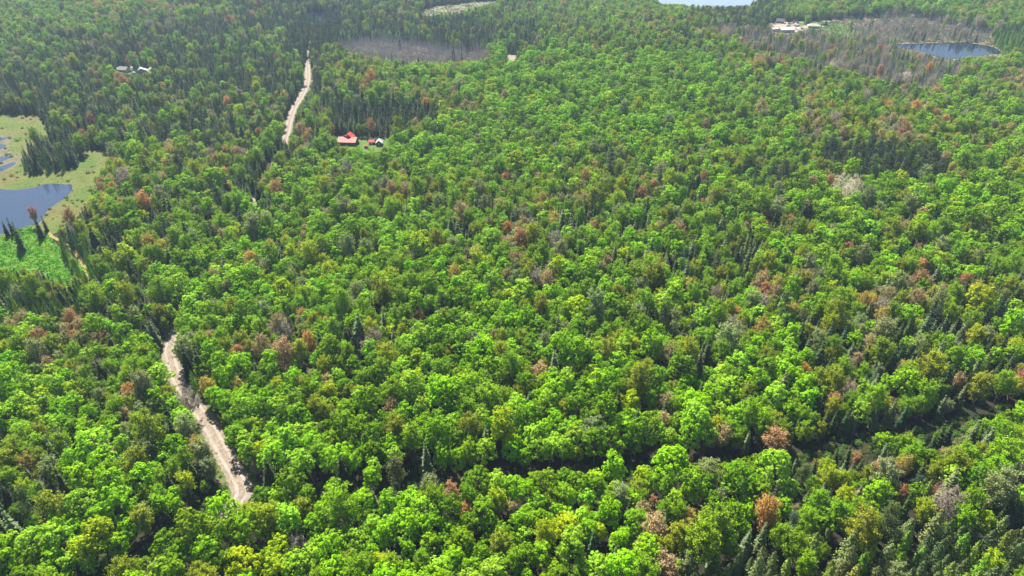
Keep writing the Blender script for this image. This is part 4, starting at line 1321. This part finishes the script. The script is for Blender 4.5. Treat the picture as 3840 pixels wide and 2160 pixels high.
for i in order.tolist():
    if A[i][10]:
        labels[i] = A[i][10]; used[A[i][10]] = 1
        continue
    me_ = sizeword(i) + rawn[i]
    x, y = cpx[i], cpy[i]
    opts = []
    mk = sorted((math.hypot(x - m[0][0], y - m[0][1]), m) for m in MARKS)
    if mk[0][0] < mk[0][1][2]:
        m = mk[0][1]
        opts.append(f"{me_} {direction(x - m[0][0], y - m[0][1])} {m[1]}")
    rd = min((math.hypot(x - q[0], y - q[1]), x - q[0]) for q in ROADPX)
    cd = min((math.hypot(x - q[0], y - q[1]), y - q[1]) for q in CROSSPX)
    place = ''
    if rd[0] < 75: place = 'beside the gravel road, ' + ('right' if rd[1] > 0 else 'left') + ' verge'
    elif cd[0] < 70: place = 'by the dark track gap'
    nb = neighbours(i)
    dif = [j for j in nb if rawn[j] != rawn[i]][:5]
    z = zone_word(x, y)
    for j in dif:
        if place: opts.append(f"{me_} {place}, {direction(x - cpx[j], y - cpy[j])} a {rawn[j]}")
        opts.append(f"{me_} {direction(x - cpx[j], y - cpy[j])} a {sizeword(j)}{rawn[j]}, {z}")
    if len(dif) > 1:
        j, l = dif[0], dif[1]
        opts.append(f"{me_} {direction(x - cpx[j], y - cpy[j])} a {rawn[j]} near a {rawn[l]}, {z}")
        opts.append(f"{me_} between a {rawn[j]} and a {rawn[l]}, {z}")
    opts.append(f"{me_} among its own kind, {z}")
    if KN[tk[i]] in ('dead_tree', 'leafless_tree'):
        for nm, x0, x1, y0, y1 in (('grey top swamp', 1265, 1850, 140, 235), ('right hand swamp', 2600, 3800, 50, 330)):
            if x0 < x < x1 and y0 < y < y1:
                c7 = ['left end', 'left part', 'just left of middle', 'middle', 'just right of middle', 'right part', 'right end'][min(6, int(7 * (x - x0) / (x1 - x0)))]
                r5 = ['rearmost', 'rear', 'middle', 'front', 'foremost'][min(4, int(5 * (y - y0) / (y1 - y0)))]
                opts.append(f"{me_} in the {r5} ranks, {c7} of the {nm}")
                if dif: opts.insert(0, f"{me_} {direction(x - cpx[dif[0]], y - cpy[dif[0]])} a {rawn[dif[0]]}, {r5} ranks of the {nm}")
    opts = [o for o in opts if 4 <= len(o.replace(',', '').split()) <= 16]
    lab = next((o for o in opts if o not in used), opts[-1] if opts else f"{me_} in the forest, {z}")
    used[lab] = used.get(lab, 0) + 1
    labels[i] = lab

# every single tree: an empty at its foot with trunk and crown
proto_crown = {}
proto_trunk = {}
for i in order.tolist():
    x, y, z, k, var, sc, sxy, rz, tint, c, sp = A[i]
    kind = KN[k]; K = KINDS[kind]
    e = bpy.data.objects.new(kind, None)
    e.empty_display_size = 1.0
    e.location = (x, y, z); e.scale = (sc * sxy, sc * sxy, sc)
    rr = np.random.default_rng(i)
    e.rotation_euler = (rr.normal(0, .02), rr.normal(0, .02), rz)
    COL.objects.link(e)
    tag(e, labels[i], K['cat'], K['grp'])
    cm, tm = K['var'][var]
    key = (k, var)
    if key not in proto_crown:
        oc = bpy.data.objects.new({'dead_tree': 'branches', 'shrub': 'foliage'}.get(kind, 'crown'), cm)
        ot = bpy.data.objects.new(K['tr'], tm)
    else:
        oc = proto_crown[key].copy(); ot = proto_trunk[key].copy()
    oc.parent = e; ot.parent = e
    oc['tint'] = [float(v) for v in c]
    COL.objects.link(oc); COL.objects.link(ot)
    if key not in proto_crown:
        proto_crown[key] = oc; proto_trunk[key] = ot


def mass(name, ids, k, label, cat):
    """the rest of a kind as one object: points that carry the same crowns and trunks"""
    kind = KN[k]
    me = bpy.data.meshes.new(name)
    n = len(ids)
    me.vertices.add(n)
    co = np.stack([tx[ids], ty[ids], tz[ids]], 1)
    me.vertices.foreach_set('co', co.ravel())
    keys = [v for v in range(len(KINDS[kind]['var'])) if (k, v) in proto_crown]
    a = me.attributes.new('tint', 'FLOAT_VECTOR', 'POINT'); a.data.foreach_set('vector', np.array([A[i][9] for i in ids], np.float32).ravel())
    a = me.attributes.new('rot', 'FLOAT_VECTOR', 'POINT'); a.data.foreach_set('vector', np.array([(rng.normal(0, .02), rng.normal(0, .02), A[i][7]) for i in ids], np.float32).ravel())
    a = me.attributes.new('scl', 'FLOAT_VECTOR', 'POINT'); a.data.foreach_set('vector', np.array([(A[i][5] * A[i][6], A[i][5] * A[i][6], A[i][5]) for i in ids], np.float32).ravel())
    a = me.attributes.new('pick', 'INT', 'POINT'); a.data.foreach_set('value', np.array([A[i][4] % len(keys) for i in ids], np.int32))
    o = bpy.data.objects.new(name, me)
    COL.objects.link(o)
    tag(o, label, cat, kind='stuff')
    ng = bpy.data.node_groups.new(name, 'GeometryNodeTree')
    ng.interface.new_socket('Geometry', in_out='INPUT', socket_type='NodeSocketGeometry')
    ng.interface.new_socket('Geometry', in_out='OUTPUT', socket_type='NodeSocketGeometry')
    N = ng.nodes; Lk = ng.links
    gi = N.new('NodeGroupInput'); go = N.new('NodeGroupOutput')
    join = N.new('GeometryNodeJoinGeometry')
    for v in keys:
        j2 = N.new('GeometryNodeJoinGeometry')
        for ob in (proto_crown[(k, v)], proto_trunk[(k, v)]):
            oi = N.new('GeometryNodeObjectInfo'); oi.inputs['Object'].default_value = ob; oi.transform_space = 'ORIGINAL'
            Lk.new(oi.outputs['Geometry'], j2.inputs[0])
        g2 = N.new('GeometryNodeGeometryToInstance')
        Lk.new(j2.outputs[0], g2.inputs[0]); Lk.new(g2.outputs[0], join.inputs[0])
    ip = N.new('GeometryNodeInstanceOnPoints')
    mp = N.new('GeometryNodeMeshToPoints'); mp.inputs['Radius'].default_value = 0.01
    Lk.new(gi.outputs[0], mp.inputs[0]); Lk.new(mp.outputs[0], ip.inputs['Points'])
    Lk.new(join.outputs[0], ip.inputs['Instance'])
    ip.inputs['Pick Instance'].default_value = True

    def na(nm, ty_):
        q = N.new('GeometryNodeInputNamedAttribute'); q.data_type = ty_; q.inputs['Name'].default_value = nm
        return q.outputs['Attribute']
    Lk.new(na('pick', 'INT'), ip.inputs['Instance Index'])
    er = N.new('FunctionNodeEulerToRotation'); Lk.new(na('rot', 'FLOAT_VECTOR'), er.inputs[0]); Lk.new(er.outputs[0], ip.inputs['Rotation'])
    Lk.new(na('scl', 'FLOAT_VECTOR'), ip.inputs['Scale'])
    Lk.new(ip.outputs[0], go.inputs[0])
    md = o.modifiers.new('scatter', 'NODES'); md.node_group = ng
    return o


counts = {}
for k, n in enumerate(KN):
    ids = np.where((tk == k) & ~single)[0]
    counts[n] = (int((single & (tk == k)).sum()), len(ids))
    if len(ids) == 0: continue
    mass({'shrub': 'undergrowth'}.get(n, n.replace('_tree', '_woods')), ids, k, 'distant ' + NOUN[n] + ' mass of the far forest beyond the nearer trees', 'woodland' if n != 'shrub' else 'undergrowth')
print('TREES', counts, 'labels', len(labels), 'unique', len(set(labels.values())))

# ------------------------------------------------------------------ rough grass, sedge and brush on the open ground
def grass(name, poly, n, cols, size, height, label, avoid=(), seed=1, clump=12):
    r = np.random.default_rng(seed)
    P0 = np.array([ground(*p) for p in poly])
    lo, hi = P0.min(0), P0.max(0)
    X = r.uniform(lo[0], hi[0], n * 3); Y = r.uniform(max(lo[1], 90), hi[1], n * 3)
    a, b = project(X, Y, zt(X, Y))
    m = inpoly(a, b, poly)
    for av in avoid: m &= ~inpoly(a, b, av)
    m &= wave(X, Y, seed + 5, clump) + r.normal(0, .8, len(X)) > -.3
    X, Y = X[m][:n], Y[m][:n]
    k = len(X); q = 5
    Z = zt(X, Y)
    C = np.stack([np.repeat(X, q) + r.normal(0, size * .5, k * q), np.repeat(Y, q) + r.normal(0, size * .5, k * q), np.repeat(Z, q) + r.uniform(.25, 1, k * q) * height * .5 + .1], 1)
    N = r.normal(0, .7, (k * q, 3)) + [0, 0, .9]
    V = leaf_quads(C, N, r.uniform(.6, 1.3, k * q) * size, .7, r)
    me = bpy.data.meshes.new(name)
    me.from_pydata(V.reshape(-1, 3).tolist(), [], np.arange(k * q * 4).reshape(-1, 4).tolist())
    cc = np.array(cols)
    t = np.clip((wave(X, Y, seed + 9, clump * 1.7) * .5 + .5 + r.normal(0, .2, k)) * len(cols), 0, len(cols) - 1).astype(int)
    col = cc[np.repeat(t, q)] * r.uniform(.75, 1.2, (k * q, 1))
    at = me.attributes.new('gcol', 'FLOAT_VECTOR', 'FACE'); at.data.foreach_set('vector', col.astype(np.float32).ravel())
    me.materials.append(M_GRASS)
    o = bpy.data.objects.new(name, me); COL.objects.link(o)
    tag(o, label, 'grass', kind='stuff')


M_GRASS, t_, b_ = newmat('grass_blades')
ga = t_.nodes.new('ShaderNodeAttribute'); ga.attribute_name = 'gcol'
t_.links.new(ga.outputs['Color'], b_.inputs['Base Color']); b_.inputs['Roughness'].default_value = .8; b_.inputs['Specular IOR Level'].default_value = .05
grass('marsh_grass', MARSH, 9000, [(.060, .125, .008), (.085, .13, .012), (.11, .13, .018), (.14, .10, .035)], .5, .35, 'sedge and rough grass of the marsh around the left pond', [POND], 301)
grass('meadow_grass', CLEAR, 9000, [(.10, .30, .005), (.14, .38, .008), (.20, .44, .01), (.27, .44, .03)], .6, .9, 'lush ferns and grass of the green clearing', [POND], 302, 6)
grass('swamp_brush', SWAMP_R, 16000, [(.15, .20, .05), (.20, .17, .09), (.24, .16, .12), (.17, .23, .06)], 1.1, 1.2, 'brush and sedge of the swamp around the right pond', [POND_R, P(2855, 60, 3080, 60, 3080, 128, 2855, 128)], 303, 25)
grass('field_brush', P(1560, 44, 1640, 23, 1757, 10, 1854, 2, 1920, 0, 1890, 14, 1780, 45, 1740, 70, 1660, 90, 1590, 100, 1566, 70), 2500, [(.13, .18, .07), (.17, .19, .09), (.22, .17, .12)], 1.2, .8, 'rough brush of the pale field at the top', [], 304, 30)
grass('swamp_brush', P(1262, 168, 1388, 150, 1505, 158, 1582, 170, 1680, 187, 1823, 190, 1860, 205, 1850, 245, 1640, 262, 1505, 262, 1400, 245, 1280, 200), 5000, [(.18, .15, .12), (.22, .15, .13), (.13, .15, .07)], 1.1, 1.0, 'brush of the grey swamp at the top centre', [], 305, 25)

# ------------------------------------------------------------------ haze
hb = MB().box(-3200, 3200, -700, 4100, -1.5, CAM_H + 12)
hm = bpy.data.materials.new('haze')
hm.use_nodes = True
t = hm.node_tree
t.nodes.remove(t.nodes['Principled BSDF'])
pv = t.nodes.new('ShaderNodeVolumePrincipled')
pv.inputs['Color'].default_value = (0.50, 0.70, 0.95, 1)
pv.inputs['Density'].default_value = 0.00014
pv.inputs['Anisotropy'].default_value = 0.2
t.links.new(pv.outputs[0], t.nodes['Material Output'].inputs['Volume'])
ho = hb.build('haze', hm)
tag(ho, kind='stuff')
